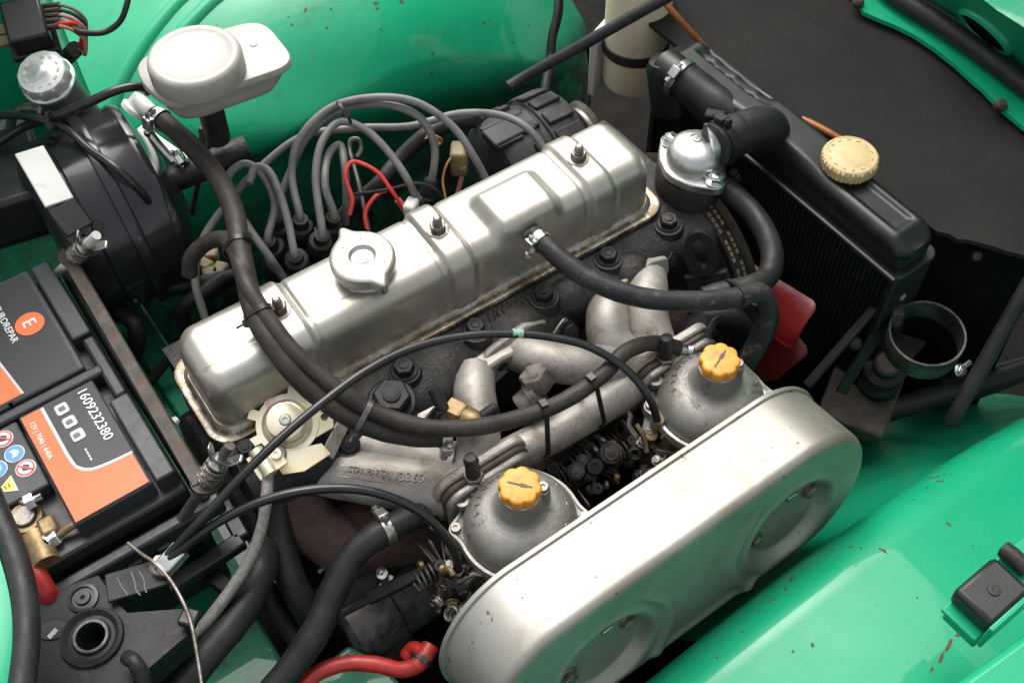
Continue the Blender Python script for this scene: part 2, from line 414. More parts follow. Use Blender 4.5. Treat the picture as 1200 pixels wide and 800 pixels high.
g = G(); g.loft(rings, caps=False, closed=False); put('arch_panel', g.mesh('arch_panel', 60), 'green_paint', far_arch)

# side panel with pressed ridges left of the arch
g = G()
def sp(u, v):
    x = -.40 + .485*u; z = -.4 + .95*v
    y = .50 - .02*ss(-.05, -.02, x + .12*z) + .05*ss(.06, .085, x)
    return V((x, y, z))
g.grid(90, 30, sp)
side = thing('inner_wing_panel', 'dark green inner wing panel with a pressed ridge behind the fuse box', 'body panel', (-.1, .5, -.4))
put('panel', g.mesh('panel', 60), 'green_paint', side)

# battery shelf
shelf = thing('battery_shelf', 'scraped dark green metal shelf that carries the battery', 'body panel', (-.1, .2, -.15))
g = G(); g.box((-.17, .24, -.135), (.33, .62, .012)); put('shelf_plate', g, 'green_dirty', shelf)
g = G()
lip = [U(118, 318, -.12), U(150, 365, -.12), U(178, 405, -.12), U(196, 440, -.12)]
g.box((.0, .25, -.128), (.03, .46, .02)); put('shelf_lip', g, 'green_dirty', shelf, bevel=.003)
g = G(); a_ = U(122, 352, -.11); g.box(a_ + V((-.005, -.02, 0)), (.035, .08, .025), .05); put('shelf_bracket', g, 'green_paint', shelf, bevel=.003)

# near wheel arch
prof = [(.05, -.326), (.3, -.326), (.6, -.326), (.82, -.327)]
for k in range(1, 19):
    t = pi/2*k/18; prof.append((.82 + .18*math.sin(t), -.327 - .05*(1-math.cos(t))))
prof += [(1.003, -.46), (1.005, -.50), (1.005, -.56), (1.0, -.62), (.995, -.70)]
rings = arch(.38, .55, -.375, .312, prof)
near_arch = thing('wheel_arch', 'bright green rounded wheel arch chipped with rust beside the air filter box', 'wheel arch', (.38, -.45, -.45))
g = G(); g.loft(rings, caps=False, closed=False); put('arch_panel', g.mesh('arch_panel', 60), 'green_clean', near_arch)
g = G()
EDG = [(U(x, y, -.30).x, U(x, y, -.30).y) for x, y in ((700, 700), (800, 620), (900, 545), (950, 515), (985, 498), (1005, 503), (1022, 503), (1045, 487), (1070, 476), (1100, 470), (1140, 463), (1175, 464), (1230, 470))]
def yedge(x):
    for (x0, y0), (x1, y1) in zip(EDG, EDG[1:]):
        if x0 <= x <= x1: t = (x-x0)/(x1-x0); t = t*t*(3-2*t)*.5 + t*.5; return y0 + (y1-y0)*t
    return EDG[0][1] if x < EDG[0][0] else EDG[-1][1]
def skirt(u, v):
    x = EDG[0][0] + (EDG[-1][0]-EDG[0][0])*u
    th = math.acos(max(-1, min(1, (x-.38)/.55/.90))); zr = -.375 + .312*.90*math.sin(th)
    ye = max(yedge(x), -.328); z0 = zr - .006; z1 = -.30
    if v < .75:
        t = v/.75; y = -.332 + (ye+.332)*(t**1.25); z = z0 + (z1-z0)*(t**.8)
    else:
        t = (v-.75)/.25; y = ye + .012*math.sin(min(1, t*3)*pi/2); z = z1 - .15*t*t - .004*t
    return V((x, y, z))
g.grid(110, 44, skirt); put('inner_skirt', g.mesh('inner_skirt', 60), 'green_clean', near_arch)

# wing edge rail at the outer side
g = G()
a_, b_ = U(1105, 812, .06), U(1260, 700, .06); d_ = (b_-a_).normalized(); s_ = V((0, 0, 1)).cross(d_)
pr = [(0, -.05), (0, 0), (.004, .004), (.06, .004), (.06, -.05), (.055, -.05), (.055, 0), (.006, -.002), (.006, -.05)]
g.loft([[q - s_*u + V((0, 0, w_)) for u, w_ in pr] for q in (a_ - d_*.1, a_, b_, b_ + d_*.1)])
rail = thing('wing_edge_rail', 'pale green folded wing edge rail along the outer side of the bay', 'body panel', a_)
put('rail', g, 'green_clean', rail, bevel=.0015)
g = G(); g.lathe(U(1198, 742, .066), (0, 0, 1), [(.012, -.004), (.012, .003), (.009, .005), (.0075, .001), (0, .001)], 24); pass

# fibreboard duct ahead of the radiator
duct = thing('radiator_duct', 'matt black fibreboard radiator duct with a torn lower edge', 'duct panel', (.75, 0, -.2))
g = G(); edge = [U(x, y, .002) for x, y in ((1084, 262), (1098, 272), (1112, 275), (1122, 281), (1136, 282), (1150, 286), (1166, 290), (1180, 295), (1196, 299), (1230, 307))]
far = [U(x, y, .004) for x, y in ((812, 62), (815, 20), (818, -60), (1040, -60), (1260, 60))]
near_rad = [V((.655, .20, .002)), V((.655, -.05, .002))]
poly = [V((.618, .26, .0)), V((.618, -.165, .0))] + edge + [U(1330, 250, .0), U(1250, 120, .0), U(1040, -40, .0), U(810, -90, .0), V((.66, .42, .0))]
top = [p + V((0, 0, .001)) for p in poly]; bot = [p - V((0, 0, .004)) for p in poly]
g.add(top + bot, [tuple(range(len(poly)))] + [tuple(range(2*len(poly)-1, len(poly)-1, -1))] + [(i, (i+1) % len(poly), (i+1) % len(poly)+len(poly), i+len(poly)) for i in range(len(poly))])
put('duct_top', g, 'fibreboard', duct)
g = G(); n_ = len(edge)
g.grid(n_, 8, lambda u, v: edge[0] + (edge[-1]-edge[0])*u + V((.05*v + .006, .006, -.008 - .42*v)))
put('duct_side', g, 'bay_dark', duct)
g = G(); g.lathe(U(1144, 299, -.02), V((-.3, -.8, .5)), [(.005, 0), (.005, .003), (.002, .005)], 12); put('rivet', g, 'rusty_steel', duct)

# front valance with sealing rubber
val = thing('front_valance', 'green front valance edge with a black sealing rubber and an oval hole', 'body panel', U(1180, 60, .0))
inn = [(985, -25), (1005, 2), (1012, 14), (1030, 22), (1050, 30), (1072, 41), (1096, 57), (1120, 76), (1144, 98), (1152, 104), (1160, 113), (1175, 128), (1204, 152), (1250, 195)]
out = [(1000, -45), (1020, -18), (1030, -8), (1046, 2), (1060, 12), (1078, 22), (1100, 36), (1124, 53), (1146, 70), (1154, 76), (1162, 83), (1178, 96), (1206, 116), (1255, 150)]
g = G(); A = [U(x, y, .012) for x, y in inn]; B = [U(x, y, .012) for x, y in out]
g.loft([A, B, [p - V((0, 0, .005)) for p in B], [p - V((0, 0, .005)) for p in A], A], caps=False, closed=False); put('flange', g, 'green_paint', val)
sl_ = catmull([U(x, y, .024) for x, y in ((1012, -42), (1048, -6), (1100, 27), (1150, 62), (1204, 103), (1255, 140))], 6)
g = G(); g.tube(sl_, .0105, 14); put('sealing_rubber', g, 'rubber', val)
C1 = [U(x, y, .02) for x, y in ((1020, -60), (1062, -12), (1105, 12), (1150, 42), (1204, 84), (1260, 122))]
C2 = [U(x, y, .10) for x, y in ((1075, -80), (1115, -30), (1142, -8), (1168, 12), (1206, 36), (1262, 75))]
C3 = [p + V((.10, -.01, .03)) for p in C2]; C4 = [p + V((.16, 0, -.01)) for p in C3]
rows = [C1]
for k in range(1, 8): rows.append([a + (b-a)*(k/8) for a, b in zip(C1, C2)])
rows.append(C2)
for k in (1, 2): rows.append([a + (b-a)*(k/2) for a, b in zip(C2, C3)])
rows.append(C4)
g = G(); g.loft(rows, caps=False, closed=False); vpn = put('valance_panel', g.mesh('valance_panel', 25), 'green_paint', val)
from mathutils.bvhtree import BVHTree
hv = BVHTree.FromPolygons([v.co for v in vpn.data.vertices], [p.vertices for p in vpn.data.polygons]).ray_cast(CP, ray(1156, 36).normalized())
o_, nn = hv[0], hv[1]; nn = nn if nn.dot(CP - o_) > 0 else -nn
uu = (C1[4]-C1[2]).normalized(); uu = (uu - nn*uu.dot(nn)).normalized(); vv = nn.cross(uu)
g = G(); g.loft([[o_ + nn*h + uu*(r*.030)*math.cos(t) + vv*(r*.022)*math.sin(t) for t in [2*pi*k/40 for k in range(40)]] for r, h in ((1.25, -.003), (1.2, .004), (1.08, .0065), (1.0, .005), (.97, .0012))], caps=False); put('hole_rim', g, 'green_paint', val)
g = G(); g.prism([(.029*math.cos(t), .0212*math.sin(t)) for t in [2*pi*k/40 for k in range(40)]], o_ + nn*.0012, uu, vv, .0016); put('hole', g, 'bay_dark', val)
for q in ((1005, 4), (1172, 124)):
    g = G(); g.lathe(U(*q, .014), (0, -.3, 1), [(.0065, -.002), (.0065, .003), (.004, .0065), (0, .007)], 16); put('rivet', g, 'rusty_steel', val)

# scuttle corner with rubber seal, bottom left
sc = thing('scuttle_corner', 'pale green scuttle corner edged by a thick black rubber seal', 'body panel', U(10, 760, .06))
sp_ = [U(x, y, .10) for x, y in ((-30, 540), (-4, 600), (17, 650), (29, 700), (31, 750), (27, 790), (18, 850))]
g = G(); g.tube(catmull(sp_, 6), .0088, 16); put('sealing_rubber', g, 'rubber', sc)
g = G(); A = catmull(sp_, 6)
g.loft([[p + V((-.008, -.002, -.03)) for p in A], [p + V((-.009, -.002, .004)) for p in A], [p + V((-.02, -.01, .008)) for p in A], [p + V((-.1, -.05, .02)) for p in A]], caps=False, closed=False); put('scuttle_panel', g, 'green_clean', sc)
# chassis rails seen in the gaps, bottom left
for lab, pts, z, th in (('dirty green chassis rail beside the black support bracket', ((205, 790), (300, 718), (332, 775), (300, 830), (200, 860)), -.15, .05),
                        ('dirty green chassis outrigger under the red battery cable', ((350, 800), (408, 754), (445, 775), (470, 800), (470, 830), (350, 840)), -.15, .05)):
    g = G(); P = [U(x, y, z) for x, y in pts]
    g.loft([[p - V((0, 0, th)) for p in P], P]); o = thing('chassis_rail', lab, 'chassis rail', P[0] - V((0, 0, th))); put('rail_box', g, 'green_faded', o, bevel=.004)
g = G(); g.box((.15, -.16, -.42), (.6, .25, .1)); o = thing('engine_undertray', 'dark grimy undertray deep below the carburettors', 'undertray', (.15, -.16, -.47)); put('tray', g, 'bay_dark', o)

# raised bonnet, hinged at the front; unseen, added to block sky and shape reflections
bn = thing('unseen_bonnet', 'unseen green raised bonnet beyond the front valance, added to block low sky', 'bonnet', (1.15, 0, .05))
g = G()
def bon(u, v):
    y = -.75 + 1.5*v; k = (2*v-1)**2
    return V((1.10 + .04*u - .10*k + .06*math.sin(u*pi), y, .03 + 1.0*u - .05*k))
g.grid(20, 24, bon); put('bonnet_skin', g.mesh('bonnet_skin', 60), 'green_paint', bn)

# rust chips: thin patches lying on the painted panels
from mathutils.bvhtree import BVHTree
def chips(panel, parent, lst, mat='rust_patch'):
    me = panel.data; bv = BVHTree.FromPolygons([v.co for v in me.vertices], [p.vertices for p in me.polygons])
    for px, py, w_, h_, ang in lst:
        hit = bv.ray_cast(CP, ray(px, py).normalized())
        if hit[0] is None: continue
        o, nn_, dist = hit[0], hit[1], hit[3]
        if nn_.dot(CP - o) < 0: nn_ = -nn_
        k = dist/FPX/2; u = (RX - nn_*RX.dot(nn_)).normalized(); v = nn_.cross(u); n_ = 14; P = []
        for i in range(n_):
            a = 2*pi*i/n_; q = random.uniform(.55, 1.15); x = math.cos(a)*w_*q*k; y = math.sin(a)*h_*q*k
            P.append(o + u*(x*math.cos(ang) - y*math.sin(ang)) + v*(x*math.sin(ang) + y*math.cos(ang)) + nn_*.0004)
        g = G(); g.add(P + [p - nn_*.0006 for p in P], [tuple(range(n_))] + [(i, (i+1) % n_, (i+1) % n_+n_, i+n_) for i in range(n_)]); put('rust_chip', g, mat, parent)
near_panel = [o for o in near_arch.children if o.name.startswith('arch_panel')][0]
far_panel = [o for o in far_arch.children if o.name.startswith('arch_panel')][0]
chips(near_panel, near_arch, [(985, 612, 17, 10, 0), (976, 616, 8, 4, .3), (993, 608, 6, 3, .8), (997, 641, 6, 3, .2), (1035, 645, 11, 3, -.7), (975, 645, 4, 3, 0), (989, 626, 4, 3, .6), (1009, 642, 3, 3, 0), (927, 679, 3, 14, -.5), (921, 690, 2, 8, -.4), (907, 702, 6, 3, .2), (901, 705, 3, 2, 0), (952, 755, 5, 7, .3), (929, 763, 4, 3, 0), (1112, 614, 6, 4, -.5), (1095, 559, 14, 3, -.6), (1102, 564, 8, 3, -.3), (1082, 554, 5, 3, -.5), (1097, 550, 3, 4, 0), (1106, 556, 4, 3, .4), (1087, 572, 4, 2, 0), (1031, 592, 8, 3, -.4), (1012, 599, 4, 3, 0), (1018, 588, 3, 2, 0), (1160, 510, 3, 2, 0), (1150, 510, 3, 2, 0), (1115, 555, 3, 2, 0), (1072, 585, 3, 2, 0), (1060, 570, 2, 2, 0), (890, 715, 3, 2, 0), (870, 740, 3, 5, .3), (840, 770, 4, 3, 0), (1140, 640, 2, 2, 0), (1075, 700, 2, 2, 0), (1003, 662, 2, 2, 0)])
chips(near_panel, near_arch, [(1112, 756, 5, 26, -.62), (1103, 770, 4, 16, -.55), (1123, 742, 6, 12, -.7), (1092, 783, 3, 8, -.6)])
chips(far_panel, far_arch, [(358, 12, 4, 9, -.4), (388, 11, 3, 3, 0), (440, 4, 6, 4, .3), (442, 10, 4, 4, 0), (470, 2, 6, 5, 0), (567, 27, 4, 3, 0), (574, 24, 3, 2, 0), (383, 33, 3, 3, 0), (507, 63, 4, 4, 0), (506, 87, 3, 4, .3), (342, 29, 3, 4, 0), (446, 34, 2, 2, 0), (338, 20, 2, 2, 0), (547, 75, 2, 2, 0), (600, 50, 3, 2, 0), (620, 30, 2, 3, 0), (470, 118, 2, 2, 0), (520, 40, 2, 2, 0)])

# pressed ridges where the far arch meets the bulkhead side
bvf = BVHTree.FromPolygons([v.co for v in far_panel.data.vertices], [p.vertices for p in far_panel.data.polygons])
for lst in (((262, -30), (222, -8), (186, 30), (158, 70), (140, 105), (128, 150)), ((300, -30), (262, -8), (226, 25), (196, 62), (176, 100))):
    P = []
    for q in lst:
        h = bvf.ray_cast(CP, ray(*q).normalized())
        if h[0] is not None: P.append(h[0] + V((0, .002, -.005)))
    if len(P) > 2:
        P = catmull(P, 8); g = G(); g.tube(P, .011, 16); put('pressed_ridge', g, 'green_paint', far_arch)

# ------------------------------------------------------------------ rocker cover
YAW = math.radians(-1.0)
EX = V((math.cos(YAW), math.sin(YAW), 0)); EY = V((-math.sin(YAW), math.cos(YAW), 0)); EZ = V((0, 0, 1))
RO = V((-.006, .001, 0))
def rc(x, y, z): return RO + EX*x + EY*y + EZ*z
STX = (.091, .246, .397)
HC = .061
cover = thing('rocker_cover', 'silver painted ribbed rocker cover along the top of the engine', 'rocker cover', rc(.23, .05, 0))
def cover_prof():
    pts = []; y0, y1, r = .009, .088, .019
    for k in range(9): pts.append((y0 - .002*(1-k/8), .003 + (HC-r-.003)*k/8, -1, 0))
    for k in range(1, 9):
        t = pi/2*k/9; pts.append((y0 + r - r*math.cos(t), HC - r + r*math.sin(t), -math.cos(t), math.sin(t)))
    for k in range(29): pts.append((y0 + r + (y1-y0-2*r)*k/28, HC, 0, 1))
    for k in range(1, 9):
        t = pi/2*k/9; pts.append((y1 - r + r*math.sin(t), HC - r + r*math.cos(t), math.sin(t), math.cos(t)))
    for k in range(9): pts.append((y1 + .002*(k/8), HC - r - (HC-r-.003)*k/8, 1, 0))
    return pts
def cover_disp(x, y, z, top):
    d = 0
    for sx in STX:
        t = abs(x - sx); d += .0036*(1 - ss(.0095, .0135, t)) - .0012*math.exp(-((t-.0165)/.002)**2)
    pw = ss(.281, .297, x)*(1-ss(.344, .358, x)); 
    if top: d += .0105*pw*ss(.0, .012, y-.008)*(1-ss(.054, .068, y)) 
    if top:
        fr = min(abs(x-.107), abs(x-.232)) if .032 < y < .077 else 9
        fr = min(fr, abs(y-.033) if .107 < x < .232 else 9, abs(y-.077) if .107 < x < .232 else 9)
        d -= .0008*math.exp(-(fr/.0012)**2)
        if x < .075 and .01 < x: d -= .0007*math.exp(-((y-.034)/.0015)**2)
    return d
L0, L1, ER = .006, .458, .018
xs = []
for k in range(9): xs.append((L0 + ER*(1-math.cos(pi/2*k/8)), ER*(1-math.sin(pi/2*k/8))))
nx = 240
for k in range(1, nx): xs.append((L0 + ER + (L1-L0-2*ER)*k/nx, 0))
for k in range(8, -1, -1): xs.append((L1 - ER*(1-math.cos(pi/2*k/8)), ER*(1-math.sin(pi/2*k/8))))
cp = cover_prof(); yc = .0485; rings = []
for x, ins in xs:
    ring = []
    for y, z, ny, nz in cp:
        d = cover_disp(x, y, z, nz > .3)
        wy = (yc - y); sy = ins*(1 if wy > 0 else -1)*min(1, abs(wy)/.028)
        zz = z - ins*ss(.02, HC, z)
        ring.append(rc(x, y + sy + ny*d, zz + nz*d))
    rings.append(ring)
g = G(); g.loft(rings, caps=False, closed=False)
n_ = len(cp); base0 = 0
g.f.append(tuple(range(n_))); g.f.append(tuple(range((len(rings)-1)*n_, len(rings)*n_)))
put('cover_shell', g.mesh('cover_shell', 40), 'silver_paint', cover)
g = G(); P = rrect(.474, .106, .022, 8)
def flr(ins, z): return [rc(.231 + x*(1-ins/.237), .0465 + y*(1-ins/.053), z) for x, y in P]
g.loft([flr(.001, -.002), flr(0, .0005), flr(.001, .003), flr(.0035, .0035), flr(.0075, .0025), flr(.011, .006)]); put('flange', g, 'silver_paint', cover)
for sx in STX:
    c_ = rc(sx, .0475, HC + .0022)
    g = G(); g.lathe(c_, (0, 0, 1), [(.0105, -.001), (.0105, .0012), (.009, .0016)], 24); put('fibre_washer', g, 'fibre_red', cover)
    bolt('stud_nut', 'dull_steel', c_ + V((0, 0, .001)), (0, 0, 1), .0074, cover, 'nut')
g = G(); hs_ = rc(.318, .012, .049); hd = (U(650, 300, .045) - hs_).normalized()
g.cyl(hs_ + V((-.004, .012, 0)), hs_ + hd*.03, .0068); put('breather_spout', g, 'steel', cover)

# oil filler cap
fc = rc(.172, .0475, HC - .001)
cap = thing('oil_filler_cap', 'silver painted oil filler cap with two pointed ears on the rocker cover', 'filler cap', fc)
g = G(); g.lathe(fc, (0, 0, 1), [(.0255, 0), (.0235, .002), (.0225, .006), (.0225, .010)], 40); put('filler_neck', g, 'silver_paint', cap)
ang = math.radians(-92); rings = []
def capr(t):
    e = 0
    for a0 in (ang, ang + pi):
        dd = (t - a0 + pi) % (2*pi) - pi; e += .0085*math.exp(-(dd/.17)**2) + .002*math.exp(-(dd/.45)**2)
    return .0278 + e
NT = 120
for s_, h in ((.90, .009), (.98, .0095), (1.01, .0115), (1.01, .0165), (.99, .0190), (.94, .0202), (.88, .0206), (.86, .0202), (.62, .0202), (.60, .0208), (.46, .0210), (.42, .0206), (.36, .0182), (.33, .0172), (.25, .0170), (.22, .0182), (.12, .0187), (.03, .0189)):
    rings.append([fc + V((0, 0, h)) + V((math.cos(2*pi*k/NT), math.sin(2*pi*k/NT), 0))*(capr(2*pi*k/NT)*s_ if s_ > .6 else .0278*s_*1.0) for k in range(NT)])
g = G(); g.loft(rings); put('cap_disc', g, 'silver_paint', cap)
for k in range(34):
    a0 = 2*pi*k/34
    if k % 9 == 4: continue
    g = G(); p = fc + V((math.cos(a0), math.sin(a0), 0))*.0205 + V((0, 0, .0205)); h_ = .0010 + .0006*((k*5) % 3)
    g.box(p, (.0028, h_, .0009), a0 + .3*((k*7) % 4 - 1.5)); put('embossed_mark', g, 'silver_paint', cap)
for a0 in (ang, ang+pi):
    g = G(); q = fc + V((math.cos(a0), math.sin(a0), 0))*.0342 + V((0, 0, .014)); g.lathe(q, (0, 0, 1), [(.004, -.006), (.0045, 0), (.0035, .003), (0, .004)], 14); put('cap_ear', g, 'steel', cap)

# ------------------------------------------------------------------ cylinder head and block
head = thing('cylinder_head', 'greasy black cast iron cylinder head under the rocker cover', 'cylinder head', (.22, .03, -.10))
g = G()
def headtop(u, v):
    x = -.03 + .515*u; y = .125 - .185*v
    z = -.004
    if y < -.035: z -= .010*ss(-.035, -.05, y) if False else .012*ss(0, 1, (-.035-y)/.02)
    z += .0022*math.sin(x*61)*ss(.0, -.03, y) if False else 0
    return V((x, y, z))
def hshape(x):
    return -.052 - .006*math.cos(2*pi*(x-.06)/.105)
rows = []
nx_ = 110
for k in range(nx_+1):
    x = -.004 + .494*k/nx_; e = hshape(x)
    b = .5 + .5*math.cos(2*pi*(x-.085)/.077)
    rows.append([V((x, .125, -.10)), V((x, .125, -.006)), V((x, .10, -.002)), V((x, -.006, -.002)), V((x, -.016, -.004 - .003*b)), V((x, e + .022, -.006 - .005*b)), V((x, e + .01, -.010 - .006*b)), V((x, e, -.020 - .004*b)), V((x, e - .003, -.035)), V((x, e, -.10))])
g.loft(rows); put('head_casting', g.mesh('head_casting', 50), 'cast_iron', head)
bossmesh = G().lathe((0, 0, 0), (0, 0, 1), [(.0165, -.02), (.0155, -.004), (.014, .001), (.012, .0015)], 24).mesh('bolt_boss')
for px, py, r in ((473, 428, .0095), (557, 380, .0088), (637, 341, .0093), (713, 296, .0088), (784, 256, .0088)):
    p = U(px, py, .004); p.z = -.005
    put('bolt_boss', bossmesh, 'cast_iron', head, Matrix.Translation(p))
    bolt('head_bolt', 'black_satin', p + V((0, 0, .0015)), (0, 0, 1), r, head, 'hexbolt')
p = U(457, 458, .012); p.z = -.006; put('bolt_boss', bossmesh, 'cast_iron', head, Matrix.Translation(p) @ Matrix.Scale(1.3, 4))
bolt('core_plug', 'black_satin', p + V((0, 0, .001)), (.0, -.15, 1), .0165, head, 'hexbolt', .4)
for px, py in ((610, 372), (520, 405), (745, 315), (670, 345)):
    p = U(px, py, -.01); g = G(); g.lathe(p, (0, -.5, 1), [(.022, -.02), (.019, -.004), (.012, .002), (.0, .004)], 24); put('port_boss', g.mesh('port_boss', 60), 'cast_iron', head)
# raised casting letters are worn away to bumps
for k in range(9):
    p = U(574 + 5.4*k, 371 - 2.9*k, -.004); g = G(); g.tube(catmull([p + V((-.0015, -.003, 0)), p + V((.0014*math.sin(k*2), .001, .0012)), p + V((.0015, .0045, 0))], 4), .0011, 6); put('casting_mark', g, 'cast_iron', head)
block = thing('engine_block', 'dark grimy cast iron engine block below the cylinder head', 'engine block', (.22, .03, -.42))
g = G(); g.box((.225, .04, -.26), (.49, .17, .32)); put('block_casting', g, 'cast_iron', block, bevel=.01)
g = G(); g.box((.225, .03, -.45), (.42, .2, .1)); put('sump', g, 'cast_iron', block, bevel=.02)

# ------------------------------------------------------------------ exhaust manifold (rusty, below the alloy runners)
exh = thing('exhaust_manifold', 'rust brown cast iron exhaust manifold beneath the alloy inlet runners', 'exhaust manifold', (.2, -.1, -.2))
def runner(name, lst, r0, r1, mat, parent, n=8, seg=18):
    P = hp(lst, n); k = len(P); g = G(); g.tube(P, [r0 + (r1-r0)*i/(k-1) for i in range(k)], seg); return put(name, g, mat, parent)
runner('exhaust_branch', [(346, 556, -.055), (352, 585, -.068), (368, 615, -.085), (405, 640, -.10)], .021, .027, 'rusty_iron', exh)
runner('exhaust_branch', [(490, 480, -.055), (500, 530, -.09), (485, 590, -.12), (450, 625, -.135)], .020, .030, 'rusty_iron', exh)
runner('exhaust_branch', [(690, 372, -.055), (700, 410, -.085), (690, 470, -.13), (620, 545, -.17)], .020, .03, 'rusty_iron', exh)
runner('exhaust_branch', [(778, 345, -.06), (782, 385, -.09), (740, 440, -.14), (690, 500, -.17)], .018, .03, 'rusty_iron', exh)
runner('collector', [(385, 640, -.115), (440, 622, -.115), (520, 605, -.13), (620, 560, -.165), (720, 490, -.17), (790, 440, -.17)], .036, .034, 'rusty_iron', exh)
g = G(); c_ = U(420, 655, -.16); g.lathe(c_ + V((0, 0, .04)), (0, -.1, -1), [(.02, -.01), (.034, 0), (.036, .03), (.03, .12), (.028, .2)], 24); put('downpipe', g, 'rusty_iron', exh)
g = G(); g.box(U(475, 665, -.165), (.11, .01, .03), -.05, None); put('heat_shield', g, 'rusty_iron', exh, bevel=.004)
for px, py in ((505, 484), (655, 385), (775, 300)):      # clamp dogs and nuts
    p = U(px, py, -.028)
    g = G(); g.box(p + V((-.006, .004, 0)), (.036, .018, .011), .35); put('clamp_dog', g, 'dull_steel', exh, bevel=.003)
    bolt('manifold_nut', 'black_satin', p + V((.004, -.008, .0)), (.1, -.75, .6), .0085, exh, 'hexbolt')
# burst clamp with foil on the downpipe
p = U(380, 640, -.10)
g = G(); g.lathe(p, (.2, -.5, .9), [(.008, -.010), (.0105, -.004), (.0095, .001), (.0108, .004), (.007, .010)], 9); put('foil_wrap', g, 'steel', exh)
for k in range(5):
    a = random.uniform(-1, 1); g = G(); g.tube([p + V((0, 0, .008)), p + V((.008*a, .004, .016)), p + V((.020*a, .006*a, .022))], .0009, 5); put('foil_strand', g, 'steel', exh)
bolt('clamp_screw', 'steel', U(368, 637, -.09), (-.5, -.6, .6), .0055, exh, 'screw')
g = G(); g.tube([U(392, 650, -.10), U(385, 662, -.10), U(372, 672, -.095)], .003, 8); put('clamp_tail', g, 'bright_steel', exh)

# ------------------------------------------------------------------ inlet manifold
inl = thing('inlet_manifold', 'grey cast aluminium inlet manifold with curved runners and balance pipe', 'inlet manifold', (.22, -.1, -.08))
runner('runner', [(345, 530, -.055), (372, 548, -.045), (410, 556, -.042), (470, 566, -.045), (525, 573, -.05), (560, 575, -.055)], .0215, .024, 'cast_alu', inl, seg=28)
runner('runner', [(392, 512, -.04), (430, 524, -.040), (480, 535, -.045), (530, 545, -.05)], .017, .021, 'cast_alu', inl, seg=24)
runner('runner', [(556, 436, -.028), (556, 462, -.025), (560, 492, -.030), (560, 522, -.04), (548, 552, -.05)], .0185, .0195, 'cast_alu', inl, seg=28)
runner('runner', [(608, 412, -.030), (632, 420, -.024), (672, 427, -.026), (710, 428, -.034), (760, 428, -.045)], .0185, .019, 'cast_alu', inl, seg=28)
runner('runner', [(718, 350, -.034), (712, 372, -.026), (716, 402, -.034), (740, 428, -.045)], .0195, .021, 'cast_alu', inl, seg=28)
runner('runner', [(757, 320, -.034), (758, 345, -.026), (758, 378, -.034), (770, 418, -.05)], .0195, .022, 'cast_alu', inl, seg=28)
runner('balance_pipe', [(528, 580, -.052), (552, 556, -.048), (600, 533, -.046), (660, 501, -.046), (720, 466, -.046), (764, 439, -.048), (790, 431, -.052)], .0165, .0165, 'cast_alu', inl, seg=28)
g = G(); c_ = U(733, 372, -.04); g.box(c_ + V((.0, -.005, -.004)), (.03, .03, .02), .2); put('runner_web', g, 'cast_alu', inl, bevel=.005)
# flanges to the head
fl = [(-.04, -.012), (-.03, -.019), (.0, -.014), (.03, -.019), (.042, -.010), (.042, .008), (.02, .018), (-.02, .018), (-.042, .008)]
for (px, py), s_ in (((588, 402), 1.0), ((738, 322), .85)):
    g = G(); o_ = U(px, py, -.026) + V((0, -.010, 0)); g.prism([(x*s_, y*s_) for x, y in fl], o_, V((.98, .05, .12)), V((.02, .35, .94)), .007, V((0, -.94, .35))); put('port_flange', g, 'cast_alu', inl, bevel=.002)
for pts, z in ((((531, 440), (540, 428), (560, 414), (580, 402), (604, 396), (628, 392), (642, 396), (640, 404), (612, 410), (590, 420), (572, 432), (552, 446)), -.014), (((722, 338), (736, 326), (752, 316), (764, 312), (772, 322), (762, 332), (740, 346), (726, 352)), -.016)):
    g = G(); P = [U(x, y, z) for x, y in pts]; g.loft([[p - V((0, 0, .02)) for p in P], P]); put('flange_bridge', g, 'cast_alu', inl, bevel=.003)
bolt('flange_nut', 'black_satin', U(583, 423, -.025), (0, -.8, .5), .0082, inl, 'hexbolt')
bolt('flange_nut', 'black_satin', U(407, 521, -.02), (0, -.5, .9), .0085, inl, 'hexbolt')
g = G(); q1 = U(620, 470, -.022); q2 = U(648, 445, -.006); ax = (q2-q1).normalized(); g.lathe(q1 - ax*.008, ax, [(.0125, 0), (.0125, .012), (.015, .013), (.015, .02), (.0125, .021)], 24); put('adaptor_boss', g, 'dull_steel', inl)
g = G(); g.hexa(U(633, 452, -.012), V((-.15, .35, .7)), .0145, .016); put('hex_plug', g, 'dull_steel', inl)
# gold gasket scrap between runners
g = G(); g.box(U(588, 433, -.04), (.022, .003, .012), -.3); put('gasket_tab', g, 'ochre_plastic', inl)
# brass water union with clamp
g = G(); u1 = U(540, 488, -.004); u2 = U(557, 496, -.002); d_ = (u2-u1).normalized()
g.hexa(u1 - d_*.012, d_, .0135, .016); g.lathe(u1 + d_*.004, d_, [(.0105, 0), (.0115, .004), (.0105, .012), (.008, .016)], 20); put('water_union', g, 'brass', inl)
for a_, b_ in (((520, 480, .004), (507, 455, .016)), ((566, 488, .002), (582, 477, .006))):
    g = G(); A = U(*a_); B = U(*b_); g.lathe(A, B-A, [(.0055, 0), (.0055, (B-A).length*.6), (.005, (B-A).length), (.002, (B-A).length+.001)], 14); put('blanking_cap', g, 'rubber', inl)
